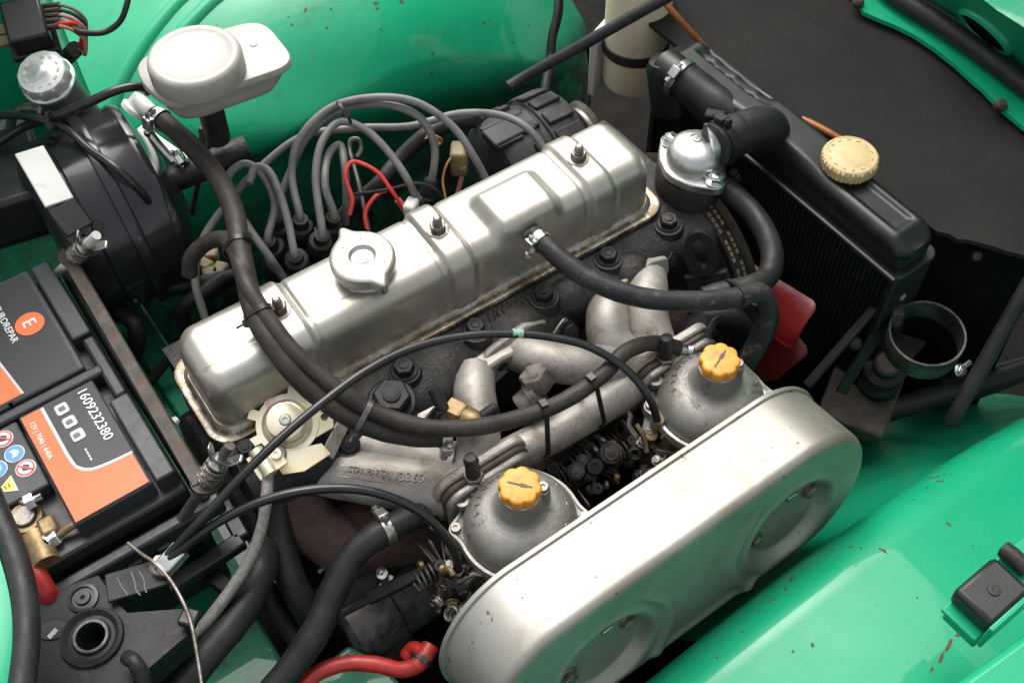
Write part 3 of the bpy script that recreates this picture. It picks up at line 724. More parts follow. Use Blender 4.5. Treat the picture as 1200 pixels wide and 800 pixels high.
# casting lettering on the big runner
rt = U(402, 549, -.02); re_ = U(500, 562, -.02); xd = (re_-rt).normalized()
yd = V((0, 0, 1)).cross(xd); yd = (yd + V((0, .25, .25))).normalized()
text('casting_lettering', 'STANPART', U(408, 553, -.0122), U(448, 558, -.0137)-U(408, 553, -.0122), yd, .0075, .0018, 'dull_steel', inl, .82)
text('casting_lettering', 'V3369', U(457, 562, -.0140), U(497, 566, -.0160)-U(457, 562, -.0140), yd, .0105, .0016, 'dull_steel', inl, 1.05)
zz = [(400, 545), (406, 550), (400, 558), (448, 565), (455, 568), (449, 560), (456, 553), (400, 545)]
g = G(); g.tube([U(x, y, -.0172 - .0018*(x-400)/50) for x, y in zz], .0006, 6); put('casting_border', g, 'dull_steel', inl)

# ------------------------------------------------------------------ carburettors
def carburettor(lab, cx, cy, slot, first=None):
    t = thing('carburettor', lab, 'carburettor', (cx, cy, -.13), 'twin carburettors beside the air filter')
    c = V((cx, cy, 0))
    g = G(); g.lathe(c, (0, 0, 1), [(.0475, -.036), (.0472, -.031), (.0455, -.026), (.043, -.0205), (.039, -.0150), (.034, -.0110), (.029, -.0085), (.0245, -.0068), (.0212, -.0045), (.0192, -.0005), (.0180, .005), (.0172, .012), (.0168, .0185), (.015, .0195)], 64)
    dome = put('dashpot', g.mesh('dashpot', 50), 'carb_alu', t)
    # rim with four lugs
    rings = []
    def rr(a): return .0525 + sum(.0075*math.exp(-(((a - a0 + pi) % (2*pi) - pi)/.17)**2) for a0 in (math.radians(150), math.radians(60), math.radians(-30), math.radians(-120)))
    for s_, z in ((.96, -.046), (1.0, -.0445), (1.0, -.0375), (.985, -.0355), (.94, -.035), (.90, -.037)):
        rings.append([c + V((math.cos(a)*rr(a)*s_, math.sin(a)*rr(a)*s_, z)) for a in [2*pi*k/96 for k in range(96)]])
    put('dashpot_rim', G().loft(rings).mesh('dashpot_rim', 50), 'carb_alu', t)
    for a0 in (150, 60, -30):
        a = math.radians(a0); bolt('rim_screw', 'dull_steel', c + V((math.cos(a)*.0535, math.sin(a)*.0535, -.0355)), (0, 0, 1), .0046, t, 'screw')
    g = G(); q = c + V((.0190, -.0045, -.012)); g.lathe(q, (0, 0, 1), [(.0075, -.002), (.0065, .004), (.006, .022), (.0045, .0235)], 20); put('vent_boss', g, 'carb_alu', t)
    bolt('vent_screw', 'dull_steel', q + V((0, 0, .0225)), (0, 0, 1), .0048, t, 'screw')
    rings = []
    def cr(a): return .0152 + .0022*abs(math.cos(4*a))**.8
    for s_, z in ((.86, .0185), (.97, .0195), (1, .0215), (1, .0275), (.95, .0295), (.86, .0300), (.3, .0298)):
        rings.append([c + V((math.cos(a)*cr(a)*s_, math.sin(a)*cr(a)*s_, z)) for a in [2*pi*k/96 for k in range(96)]])
    dc = put('damper_cap', G().loft(rings).mesh('damper_cap', 50), 'yellow_plastic', t)
    g = G(); sx, sy = math.cos(slot), math.sin(slot)
    g.box(c + V((0, 0, .0302)), (.020, .0013, .0006), slot); g.box(c + V((sx*.003, sy*.003, .0303)), (.005, .0028, .0007), slot); put('cap_slot', g, 'brown_insulator', dc)
    # embossed lettering round the dome
    for s, a0, da, rad, z, sz in (('STROMBERG', 150, -13.0, .0335, -.0100, .0066), ('175', 132, -11, .0405, -.0160, .0056)):
        for k, ch in enumerate(s):
            a = math.radians(a0 + da*k); ct = V((math.cos(a), math.sin(a), 0)); tn = V((math.sin(a), -math.cos(a), 0))
            nrm = (ct*.55 + V((0, 0, .85))).normalized(); up = (-ct)
            text('dome_lettering', ch, c + ct*rad + V((0, 0, z)) - tn*sz*.3, tn, nrm.cross(tn), sz, .0005, 'carb_alu', dome)
    for k in range(22):      # small worn casting marks on the outer ring of the dome
        a = math.radians(-140 + 7.2*k); ct = V((math.cos(a), math.sin(a), 0)); tn = V((math.sin(a), -math.cos(a), 0))
        p = c + ct*.0385 + V((0, 0, -.0145)); g = G(); q = tn*(.0012 if k % 2 else -.0008)
        g.tube([p - ct*.0016 - V((0, 0, .0012)), p + q, p + ct*-.0001 + tn*.001*math.sin(k*1.7) + V((0, 0, .0002))], .00045, 5); put('casting_mark', g, 'carb_alu', dome)
    # body
    g = G(); g.lathe(c, (0, 0, 1), [(.038, -.098), (.040, -.09), (.043, -.075), (.046, -.047)], 32); body = put('carburettor_body', g, 'carb_alu', t)
    g = G(); g.lathe(c, (0, 0, 1), [(.02, -.142), (.03, -.14), (.033, -.13), (.033, -.098)], 28); put('float_bowl', g, 'carb_alu', t)
    F = rrect(.085, .058, .015, 6)
    for nm, mt, dy, th, s_ in (('throttle_flange', 'carb_alu', .041, .007, 1.0), ('insulator_block', 'brown_insulator', .0485, .006, 1.02), ('manifold_flange', 'cast_alu', .055, .009, 1.08)):
        g = G(); g.prism([(x*s_, y*s_) for x, y in F], c + V((0, dy, -.047)), V((1, 0, 0)), V((0, 0, 1)), th, V((0, 1, 0))); put(nm, g, mt, t, bevel=.002)
    g = G(); g.cyl(c + V((0, .02, -.068)), c + V((0, .05, -.068)), .028, 28); put('throttle_bore', g, 'carb_alu', t)
    g = G(); g.cyl(c + V((0, -.03, -.068)), c + V((0, -.052, -.068)), .030, 28); put('inlet_bore', g, 'carb_alu', t)
    bolt('flange_bolt', 'dull_steel', c + V((-.030, .040, -.030)), (0, .1, 1), .0068, t, 'screw')
    g = G(); g.lathe(c + V((-.012, .050, -.016)), (0, .1, 1), [(.007, -.004), (.0065, .002), (.006, .016), (.0065, .022), (.005, .027), (0, .0285)], 18); put('vent_cap', g, 'rubber', t)
    g = G(); g.hexa(c + V((-.012, .050, -.020)), (0, .1, 1), .009, .006); put('vent_nut', g, 'dull_steel', t)
    # throttle spindle, levers, screws, springs at the rear side
    r0 = c + V((-.058, .022, -.075))
    g = G(); g.cyl(r0, r0 + V((.03, 0, 0)), .006, 14); put('spindle', g, 'dull_steel', t)
    for k, (dx, a, ln) in enumerate(((-.002, 1.9, .032), (.006, -2.4, .026), (-.008, .7, .024))):
        e = r0 + V((dx, 0, 0)); d_ = V((0, math.cos(a), math.sin(a)))
        g = G(); g.prism([(-.005, -.002), (ln, -.0035), (ln+.002, 0), (ln, .0035), (-.005, .004)], e, d_, V((.15, -math.sin(a), math.cos(a))).normalized(), .0018); put('lever', g, 'dull_steel', t, bevel=.0004)
    g = G(); hx = []
    for k in range(50):
        a = k*.62; hx.append(r0 + V((-.012 - .0005*k*.9, .0085*math.cos(a), .0085*math.sin(a))))
    g.tube(hx, .0011, 6); put('return_spring', g, 'motor_steel', t)
    for k, (dx, dy, dz, ax) in enumerate(((-.006, -.010, -.06, (0, 0, 1)), (-.020, .012, -.078, (-1, 0, .2)), (-.012, -.002, -.098, (-.6, -.6, .3)), (.004, .028, -.060, (0, 0, 1)))):
        bolt('adjuster_screw', ('dull_steel', 'brass')[k % 2], r0 + V((dx, dy, dz + .075)), ax, .0048, t, ('hexbolt', 'screw')[k % 2])
    g = G(); g.box(r0 + V((.01, -.012, -.02)), (.022, .02, .03), .2); put('choke_housing', g, 'carb_alu', t, bevel=.003)
    g = G(); g.lathe(r0 + V((.0, -.016, -.02)), (-1, -.3, .1), [(.011, -.006), (.011, .004), (.006, .006)], 20); put('choke_cover', g, 'dull_steel', t)
    return t
CY = -.1865
carburettor('grey domed carburettor with yellow cap under the looping black cable', .1645, CY, math.radians(-50))
carburettor('grey domed carburettor with yellow cap close to the red cooling fan', .3695, CY, math.radians(22))

# ------------------------------------------------------------------ air filter box
fb = thing('air_filter_box', 'long silver painted air filter box with rounded ends and two recessed discs', 'air filter', (.26, -.26, -.14))
tilt = math.radians(9)
FX = V((math.cos(math.radians(.6)), math.sin(math.radians(.6)), 0)); FN = V((0, -math.cos(tilt), math.sin(tilt)*1.0)); FN = (FN - FX*FN.dot(FX)).normalized()
FU = FN.cross(FX); FU = FU if FU.z > 0 else -FU      # up along the face
FH = .0725
FT = V((.247, -.2315, .012))                         # middle of top rear edge
FC = FT - FU*FH                                      # centre of rear outline
HL = .125                                            # half length of straight part
def obr(R, n=56, hl=HL):
    o = []
    for k in range(n+1): a = -pi/2 + pi*k/n; o.append((hl + R*math.cos(a), R*math.sin(a)))
    for k in range(1, 150): o.append((hl - 2*hl*k/150, R))
    for k in range(n+1): a = pi/2 + pi*k/n; o.append((-hl + R*math.cos(a), R*math.sin(a)))
    for k in range(1, 150): o.append((-hl + 2*hl*k/150, -R))
    return o
def fring(R, d): return [FC + FX*x + FU*y + FN*d for x, y in obr(R)]
DEP = .069
rings = [fring(FH-.006, -.002), fring(FH+.0025, -.002), fring(FH+.003, 0), fring(FH+.0025, .002), fring(FH, .003)]
for k in range(1, 10): rings.append(fring(FH - .0008*k/9, .003 + (DEP-.012-.003)*k/9))
for k in range(1, 9):
    t = pi/2*k/8; rings.append(fring(FH - .0008 - .009*(1-math.cos(t)), DEP - .012 + .009*math.sin(t)))
RC = ((.1085, -.012), (-.0885, -.014)); RR = .047
def fdepth(x, y):
    d = DEP - .003
    for cx, cy in RC:
        r = math.hypot(x-cx, y-cy); d -= .011*(1 - ss(RR-.009, RR+.001, r))
        d += .0016*math.exp(-((r-RR-.0035)/.003)**2)
        if cx > 0 and x < cx: d += .004*math.exp(-((r-.066)/.0055)**2)*ss(.03, .05, cx-x)
        if cx < 0 and x > cx: d += .004*math.exp(-((r-.064)/.005)**2)*ss(.03, .05, x-cx)
    d += .003*math.exp(-((y+FH-.016)/.004)**2)*ss(.075, .045, abs(x-.02)) if abs(x-.02) < .075 else 0
    return d
Rin = FH - .0098
for k in range(1, 47):
    R = Rin*(1-k/46)
    rings.append([FC + FX*x + FU*y + FN*(DEP - .003 + (fdepth(x, y) - DEP + .003)*min(1, k/3)) for x, y in obr(R)])
g = G(); g.loft(rings, caps=False); put('filter_shell', g.mesh('filter_shell', 45, 1e-5), 'filter_paint', fb)
g = G(); g.loft([fring(FH-.004, -.001), fring(.004, -.001)], caps=False); put('back_plate', g, 'filter_paint', fb)
for cx, cy in RC:
    for dx, dy in ((.030, .012), (-.030, -.006)):
        q = FC + FX*(cx+dx) + FU*(cy+dy) + FN*(DEP-.0140); bolt('filter_bolt', 'dull_steel', q, FN, .0062, fb, 'hexbolt')
    q = FC + FX*(cx+.010) + FU*(cy+.020) + FN*(DEP-.0130); g = G(); g.box(q, (.011, .006, .003), 0, (FX, FU, FN)); put('locating_tab', g, 'steel', fb, bevel=.001)
# ------------------------------------------------------------------ hose fittings
def hose_clamp(p, d, r, parent, up=V((0, 0, 1)), mat='steel', w=.0085, side=None):
    d = V(d).normalized(); p = V(p)
    g = G(); g.lathe(p - d*w/2, d, [(r, 0), (r+.0009, .0002), (r+.0011, .001), (r+.0011, w-.001), (r+.0009, w-.0002), (r, w)], 28, caps=False)
    o = put('hose_clamp', g, mat, parent)
    s = V(side) if side is not None else (CP - p); s = (s - d*s.dot(d)).normalized(); t = d.cross(s)
    g = G(); c = p + s*(r+.0035); g.box(c, (w*1.15, .012, .006), 0, (d, t, s)); put('clamp_housing', g, mat, o, bevel=.001)
    g = G(); g.cyl(c - t*.011, c + t*.009, .0022, 10); g.hexa(c + t*.008, t, .0042, .004); put('clamp_screw', g, mat, o)
    return o
def zip_tie(p, d, r, parent, tail=None, mat='plastic_black', sq=(1, 1), name='cable_tie'):
    d = V(d).normalized(); u, v, a = frame(d); p = V(p); R = []
    for (rr, h) in ((r, -.0015), (r+.001, -.0014), (r+.001, .0014), (r, .0015)):
        R.append([p + a*h + (u*math.cos(2*pi*k/24)*sq[0] + v*math.sin(2*pi*k/24)*sq[1])*rr for k in range(24)])
    g = G(); g.loft(R, caps=False)
    s = (CP - p); s = (s - d*s.dot(d)).normalized(); t = d.cross(s)
    g.box(p + s*(r+.001) + t*.002, (.005, .006, .004), 0, (d, t, s))
    if tail: g.tube([p + s*(r+.001), p + s*(r+.004) + t*.008, p + s*(r+tail*.5) + t*tail], .0011, 6)
    return put(name, g, mat, parent)
def pair_tie(pa, ra, pb, rb, d, parent, tail=0, mat='plastic_black', w=.0022):
    # strap lying tightly round two hoses that run side by side
    d = V(d).normalized(); pa = V(pa); pb = V(pb); pb = pb - d*(pb-pa).dot(d); e = (pb-pa); L = e.length; e.normalize(); f = d.cross(e); R = []
    loop = [(-math.cos(t)*0, 0) for t in ()]
    n = 14; O = []
    for k in range(n+1): a = pi/2 + pi*k/n; O.append((math.cos(a)*ra, math.sin(a)*ra, math.cos(a), math.sin(a)))
    for k in range(n+1): a = -pi/2 + pi*k/n; O.append((L + math.cos(a)*rb, math.sin(a)*rb, math.cos(a), math.sin(a)))
    for off, h in ((.0, -w), (.0011, -w), (.0011, w), (.0, w)): R.append([pa + e*(x + nx_*off) + f*(y + ny*off) + d*h for x, y, nx_, ny in O])
    g = G(); g.loft(R, caps=False); s = CP - pa; s = (s - d*s.dot(d)).normalized(); t = d.cross(s); c = (pa+pb)/2 + s*(min(ra, rb)*.8)
    g.box(pa - e*(ra+.0015), (.006, .005, .007), 0, (d, e, f))
    if tail: g.tube([pa - e*(ra+.001), pa - e*(ra+.008) + s*.004, pa - e*(ra+tail) + s*.006], .0011, 6)
    return put('cable_tie', g, mat, parent)
def nearest(P, px, py):
    best = None
    for i, p in enumerate(P):
        q = p - CP; z = q.dot(FW); x = 600 + FPX*q.dot(RX)/z; y = 400 + FPX*q.dot(DN)/z; e = (x-px)**2 + (y-py)**2
        if best is None or e < best[0]: best = (e, i)
    return best[1]
def hose(name, lab, cat, lst, px=None, mat='rubber', n=10, seg=16, r=None, group=None, pname='hose_body', pts=None):
    P = pts or hp(lst, n); r = r or rp(px, P[len(P)//2])
    t = thing(name, lab, cat, P[0], group); g = G(); ph = len(lab)*.7; g.tube(P, [r*(1 + .018*math.sin(i*.37 + ph) + .014*math.sin(i*.91 + 2*ph)) for i in range(len(P))], seg); put(pname, g, mat, t)
    return t, P, r

# ------------------------------------------------------------------ thermostat housing
th = thing('thermostat_housing', 'bright cast alloy thermostat housing with a spiral boss and two bolts', 'thermostat housing', U(808, 240, -.04))
tc = U(813, 184, .052); TZ = V((.05, -.02, 1)).normalized()
g = G(); b1 = U(786, 166, .03); b2 = U(838, 212, .03); mid = (b1+b2)/2; du = (b2-b1).normalized(); dv = TZ.cross(du); hl = (b2-b1).length/2
def th_out(R0, R1):
    o = []
    for k in range(64):
        a = 2*pi*k/64; x = math.cos(a); y = math.sin(a); e = abs(x)
        o.append((x*(R1 + hl*ss(.3, 1, e)*.55 - .004*e), y*R0*(1-.35*ss(.6, 1, e))))
    return o
for nm, s_, h0, h1, mt in (('housing_flange', 1.0, .0, .007, 'polished_alu'), ('gasket', 1.01, -.0015, 0, 'brown_insulator')):
    g = G(); O = th_out(.030, .028)
    g.loft([[mid + du*x*s_*q + dv*y*s_*q + TZ*(h - .008) for x, y in O] for q, h in ((1, h0), (1, h1-.001), (.975, h1))]); put(nm, g, mt, th)
g = G(); dm = mid + V((.004, .002, 0))
g.lathe(dm + TZ*-.002, TZ, [(.0285, 0), (.0278, .005), (.0268, .010), (.0245, .0155), (.0200, .0198), (.0130, .0222), (.006, .0232), (0, .0234)], 48); put('housing_dome', g, 'polished_alu', th)
# outlet
oa = dm + TZ*.014; ob = U(872, 158, .052)
g = G(); d_ = (ob-oa).normalized(); g.lathe(oa + d_*.012, d_, [(.020, 0), (.0175, .010), (.0165, .018), (.017, .035)], 32); put('outlet', g, 'polished_alu', th)
sp = [dm + TZ*.0236 + V((.001, .004, -.0008)) + V((math.cos(t), math.sin(t), 0))*(.0012 + .00062*t) - TZ*(.0000045*t*t*6) for t in [k*.22 for k in range(70)]]
g = G(); g.tube(sp, .00065, 6); put('spiral_boss', g, 'polished_alu', th)
for q in (b1, b2): bolt('housing_bolt', 'bright_steel', q, TZ, .0076, th, 'hexbolt')
pump = thing('water_pump', 'dirty black water pump casting under the thermostat housing', 'water pump', (.49, 0, -.2))
g = G(); c_ = mid + V((0, 0, -.01)); g.lathe(c_, (0, 0, -1), [(.031, 0), (.034, .006), (.033, .03), (.036, .05), (.03, .09), (.03, .2)], 36); put('pump_body', g, 'cast_iron', pump)
g = G(); g.box(U(786, 282, -.05), (.05, .06, .06), .1); put('pump_arm', g, 'cast_iron', pump, bevel=.012)
# lifting eye and bracket
eye = thing('lifting_eye', 'black steel lifting eye bracket bolted beside the front inlet runner', 'lifting eye', U(815, 330, -.08))
EC = U(822, 298, -.012); eu = V((.62, -.50, .25)).normalized(); ev = V((.1, .35, .93)); ev = (ev - eu*ev.dot(eu)).normalized(); en = eu.cross(ev)
rings = []
for q, h in (((1, -.004)), ((1, .004))): pass
out_ = [(.016*math.cos(a), .026*math.sin(a)) for a in [2*pi*k/40 for k in range(40)]]; inn_ = [(.0065*math.cos(a), .015*math.sin(a) + .002) for a in [2*pi*k/40 for k in range(40)]]
g = G(); R = []
for ol, h in ((out_, -.004), (out_, .004), (inn_, .004), (inn_, -.004), (out_, -.004)): R.append([EC + eu*x + ev*y + en*h for x, y in ol])
g.loft(R, caps=False); put('eye_ring', g, 'black_satin', eye)
g = G(); g.prism([(-.021, 0), (.021, 0), (.024, -.09), (-.016, -.09)], EC - ev*.02 - en*.004, eu, ev, .008); put('eye_plate', g, 'black_satin', eye, bevel=.002)
g = G(); g.tube(hp([(812, 385, -.07), (830, 372, -.05), (856, 372, -.05), (872, 395, -.07), (868, 430, -.10)], 6), .012, 14); put('bracket_arm', g, 'black_satin', eye)
g = G(); g.tube(hp([(800, 420, -.10), (806, 395, -.07), (835, 375, -.05)], 6), .014, 14); put('bracket_arm', g, 'black_satin', eye)

# ------------------------------------------------------------------ fan and belt
FCN = V((.530, .005, -.125))
fan = thing('cooling_fan', 'red plastic cooling fan behind the radiator hoses', 'fan', FCN - V((0, 0, .15)))
g = G(); g.lathe(FCN - V((.02, 0, 0)), (1, 0, 0), [(.0, 0), (.035, .001), (.04, .01), (.03, .02), (0, .022)], 32); put('fan_hub', g, 'red_plastic', fan)
for k in range(7):
    a = math.radians((168, 193, 218, 250, 285, 320, 348)[k]); d_ = V((0, math.cos(a), math.sin(a))); t_ = V((0, -math.sin(a), math.cos(a)))
    g = G(); rows = []
    for i in range(8):
        i = (0, 1, 2, 3, 4, 5, 5.22, 5.34)[i]; r = .03 + .122*i/5; w_ = (.021 + .006*i/5)*(1 if i <= 5 else (.92 if i < 5.3 else .78)); tw = -.95 + .25*i/5
        ax_ = t_*math.cos(tw) + V((1, 0, 0))*math.sin(tw)
        rows.append([FCN + d_*r + ax_*w_*s + V((-.004, 0, 0))*(1-s*s) + V((1, 0, 0))*o for s, o in ((-1, 0), (-.5, .0012), (0, .0015), (.5, .0012), (1, 0), (1, .001), (.5, -.0016), (0, -.0016), (-.5, -.0016), (-1, -.001))])
    g.loft(rows); put('fan_blade', g.mesh('fan_blade', 50), 'red_plastic', fan)
belt = thing('fan_belt', 'ribbed black fan belt with worn yellow print over a rusty pulley', 'fan belt', (.475, -.02, -.2))
BC = V((.496, .0, -.105)); BR = .104
g = G(); g.lathe(BC - V((.008, 0, 0)), (1, 0, 0), [(BR-.006, 0), (BR, .001), (BR+.001, .008), (BR, .015), (BR-.006, .016)], 64, caps=False); put('belt_loop', g, 'rubber', belt)
pul = thing('fan_pulley', 'rusty brown pulley rim carrying the fan belt', 'pulley', BC - V((0, 0, .07)))
g = G(); g.lathe(BC, (1, 0, 0), [(.02, -.012), (.08, -.011), (.094, -.008), (.096, .006), (.108, .011), (.111, .013), (.09, .015), (.02, .017)], 48); put('pulley_rim', g, 'rusty_steel', pul)
for row in range(2):
    for k in range(16):
        a = math.radians(158 - 3.4*k); d_ = V((0, -math.cos(a)*-1, math.sin(a)));
        if (k*7 + row*3) % 5 == 0: continue
        p = BC + V((-.0035 + .007*row, 0, 0)) + V((0, math.cos(a), math.sin(a)))*(BR+.0012); t_ = V((0, -math.sin(a), math.cos(a)))
        g = G(); g.box(p, (.003, .0045 + .002*((k*3) % 3), .0006), 0, (V((1, 0, 0)), t_, V((0, math.cos(a), math.sin(a))))); put('belt_print', g, 'ochre_plastic', belt)

# ------------------------------------------------------------------ radiator
rad = thing('radiator', 'black painted radiator with a ribbed top tank and dark vertical fins', 'radiator', (.575, -.03, -.45))
ra = V((.600, .146, 0)); rb = V((.604, -.194, 0)); RL = (ra-rb).length; RD = (rb-ra).normalized(); RNV = V((-RD.y, RD.x, 0)); RNV = RNV if RNV.x > 0 else -RNV
RM = (ra+rb)/2; RH = .03; RW = .047
def tankz(s, t):     # s along -> [-1,1], t across [-1,1]
    z = RH
    e = RL/2*(1-abs(s)); z -= .010*(1 - ss(0, .02, e))
    x = s*RL/2; w_ = t*RW/2
    z += .0055*math.exp(-((x)/.05)**4)*1.0*(1-ss(.75, 1.0, abs(t)))
    z -= .005*(ss(.15, .32, t)-ss(.80, .92, t))*ss(-.15, -.135, x)*(1-ss(-.05, -.035, x))
    if .06 < x < .15 and abs(t) < .55: z -= .003*ss(.06, .068, x)*(1-ss(.142, .15, x))*(1-ss(.4, .55, abs(t)))
    for k in range(3):
        c = -.125 + .03*k; z += .0025*math.exp(-((x-c)/.006)**2)*ss(.3, .4, t)*(1-ss(.7, .8, t))
    return z
g = G(); ns, nt_ = 150, 26; rows = []
for i in range(ns+1):
    s = -1 + 2*i/ns; x = s*RL/2; row = []
    e = RL/2*(1-abs(s)); hw = RW/2 - (.012 - math.sqrt(max(0, .012**2 - max(0, .012-e)**2)))
    P0 = RM + RD*x
    row.append(P0 - RNV*hw + V((0, 0, -.004)))
    for k in range(5): row.append(P0 - RNV*(hw + .000*k) + V((0, 0, -.004 + .019*k/4)))
    for j in range(nt_+1):
        t = -1 + 2*j/nt_; ed = (1-abs(t))*hw; dz = .010 - math.sqrt(max(0, .010**2 - max(0, .010-ed)**2))
        row.append(P0 + RNV*t*hw + V((0, 0, max(-.02, tankz(s, t) - dz))))
    for k in range(5): row.append(P0 + RNV*hw + V((0, 0, .015 - .019*k/4)))
    rows.append(row)
g.loft(rows); put('top_tank', g.mesh('top_tank', 55), 'tank_paint', rad)
g = G(); P = rrect(RL+.012, RW+.014, .012, 5); g.loft([[RM + RD*x + RNV*y + V((0, 0, z)) for x, y in P] for z in (-.010, -.0042)]); put('tank_seam', g, 'tank_paint', rad, bevel=.0015)
g = G(); g.tube([RM + RD*(-RL/2-.004) - RNV*(RW/2+.007) + V((0, 0, -.003)), RM + RD*(RL/2+.004) - RNV*(RW/2+.007) + V((0, 0, -.003))], .003, 8); put('seam_bead', g, 'tank_paint', rad)
# fins: one corrugated sheet, too fine to pick apart
g = G(); NF = 66; vs = []; fs = []
for k in range(NF):
    x = -RL/2 + .008 + (RL-.016)*k/(NF-1)
    for w_, dx in ((-RW/2 + .006, -.0011), (-RW/2+.0, 0), (-RW/2 + .006, .0011)):
        p = RM + RD*(x+dx) + RNV*w_; vs += [p + V((0, 0, -.010)), p + V((0, 0, -.42))]
    b = k*6; fs += [(b, b+2, b+3, b+1), (b+2, b+4, b+5, b+3)]
g.add(vs, fs); put('core_fins', g.mesh('core_fins', 20), 'alternator_black', rad, kind='stuff')
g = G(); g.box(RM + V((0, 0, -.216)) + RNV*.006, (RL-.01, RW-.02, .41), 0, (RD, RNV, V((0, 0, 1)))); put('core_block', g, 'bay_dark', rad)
for s in (-1, 1):
    g = G(); c_ = RM + RD*s*(RL/2-.001) + V((0, 0, -.216)); g.box(c_, (.008, RW+.004, .41), 0, (RD, RNV, V((0, 0, 1)))); put('side_frame', g, 'black_satin', rad, bevel=.002)
# inlet stub
ri = U(800, 84, .035); 
rcap = thing('coolant_filler_cap', 'cream coloured round ribbed radiator cap on the black top tank', 'radiator cap', U(995, 190, .035))
cc = U(995, 189, .036); R = []
def kr(a, d): return d + .0006*(1 if math.cos(36*a) > 0 else -1)
for d, h in ((.0225, -.006), (.0255, -.004), (.0262, 0), (.0262, .006), (.0248, .0085), (.0232, .0092), (.0225, .0086), (.018, .0085), (.0165, .0093), (.008, .0096), (.0004, .0098)):
    R.append([cc + V((0, 0, h)) + V((math.cos(a), math.sin(a), 0))*(kr(a, d) if d > .025 else d) for a in [2*pi*k/144 for k in range(144)]])
g = G(); g.loft(R); put('cap_body', g.mesh('cap_body', 30), 'radiator_cap', rcap)
for k in range(14):
    a = 2*pi*k/14; p = cc + V((math.cos(a), math.sin(a), 0))*.0200 + V((0, 0, .009)); g = G(); g.box(p, (.0012, .0034, .0008), a + (.5 if k % 2 else -.2)); put('cap_marking', g, 'radiator_cap', rcap)
g = G(); g.lathe(cc, (0, 0, 1), [(.026, -.016), (.0225, -.012), (.021, -.004)], 32); put('filler_neck', g, 'black_paint', rcap)

# top hose with elbow
P = catmull([U(846, 163, .05), U(866, 157, .052), U(890, 152, .052), U(905, 152, .045), U(902, 168, .025), U(885, 172, .0)][:4] + [U(903, 140, .034), U(880, 130, .022), U(850, 128, .020)][1:], 8)
P = catmull([U(843, 166, .053), U(862, 158, .053), U(884, 150, .052), U(898, 146, .048)], 8)
t = thing('top_hose', 'fat black elbow hose from the thermostat housing to the radiator', 'hose', P[0])
Pe = catmull([U(838, 170, .053), U(858, 160, .053), U(880, 151, .051), U(898, 149, .042), U(902, 158, .022), U(893, 166, .0), U(880, 166, -.03)], 8)
g = G(); n_ = len(Pe); g.tube(Pe, [.0195 if i > 10 else .0205 for i in range(n_)], 28); put('elbow', g, 'rubber', t)
Pu = catmull([U(793, 88, .018), U(806, 98, .016), U(826, 113, .014), U(846, 128, .012), U(866, 145, .004), U(880, 160, -.02)], 8)
g = G(); g.tube(Pu, .0200, 28); put('upper_section', g, 'rubber', t)
hose_clamp(U(797, 92, .018), Pu[1]-Pu[0], .0203, t, side=V((-.6, -.2, .8)))
hose_clamp(U(847, 166, .053), Pe[1]-Pe[0], .0208, t, mat='black_satin', side=V((.6, .2, .8)))
g = G(); g.box(U(838, 135, .026), (.012, .02, .006), .7); put('clamp_block', g, 'black_satin', t, bevel=.002)
g = G(); g.cyl(U(780, 78, .016), U(797, 91, .018), .0195, 24); put('radiator_stub', g, 'tank_paint', rad)
g = G(); g.lathe(U(782, 78, .018), (.0, .3, 1), [(.022, -.05), (.022, .0), (.018, .008), (0, .012)], 28); put('tank_corner', g, 'tank_paint', rad)

# ------------------------------------------------------------------ coolant and breather hoses at the front
t, P, r = hose('breather_hose', 'dusty black breather hose running from the rocker cover across the engine', 'hose', [(624, 274, .050), (640, 288, .05), (668, 312, .045), (705, 334, .04), (755, 349, .035), (810, 353, .03), (860, 349, .025), (890, 343, .018), (900, 360, .0), (893, 392, -.03), (876, 424, -.055)], r=.0092, mat='rubber_worn')
hose_clamp(P[6], P[7]-P[5], .0094, t, mat='bright_steel', side=V((-.8, -.5, .2)))
t2, P2, r2 = hose('coolant_hose', 'grey black coolant hose curving down past the thermostat housing to a cable tie', 'hose', [(842, 214, .012), (862, 230, .012), (884, 252, .010), (900, 280, .008), (905, 305, .008), (898, 326, .010), (878, 336, .014), (850, 342, .014), (825, 350, .012)], r=.0105, mat='rubber')
hose_clamp(P2[4], P2[5]-P2[3], .0107, t2, mat='black_satin', side=V((.8, .5, .4)))
i = nearest(P, 868, 350); j = nearest(P2, 868, 338); pair_tie(P[i], .0093, P2[j], .0106, P[i+1]-P[i-1], t2)
hose('lower_bypass_hose', 'black rubber bypass hose hanging beside the red fan blades', 'hose', [(893, 350, -.01), (900, 372, -.03), (886, 405, -.06), (868, 432, -.09)], r=.0105)
hose('thin_vacuum_pipe', 'thin black vacuum pipe ending behind the front yellow capped carburettor', 'pipe', [(852, 372, -.02), (838, 376, -.015), (830, 392, -.02), (832, 410, -.03)], px=9)

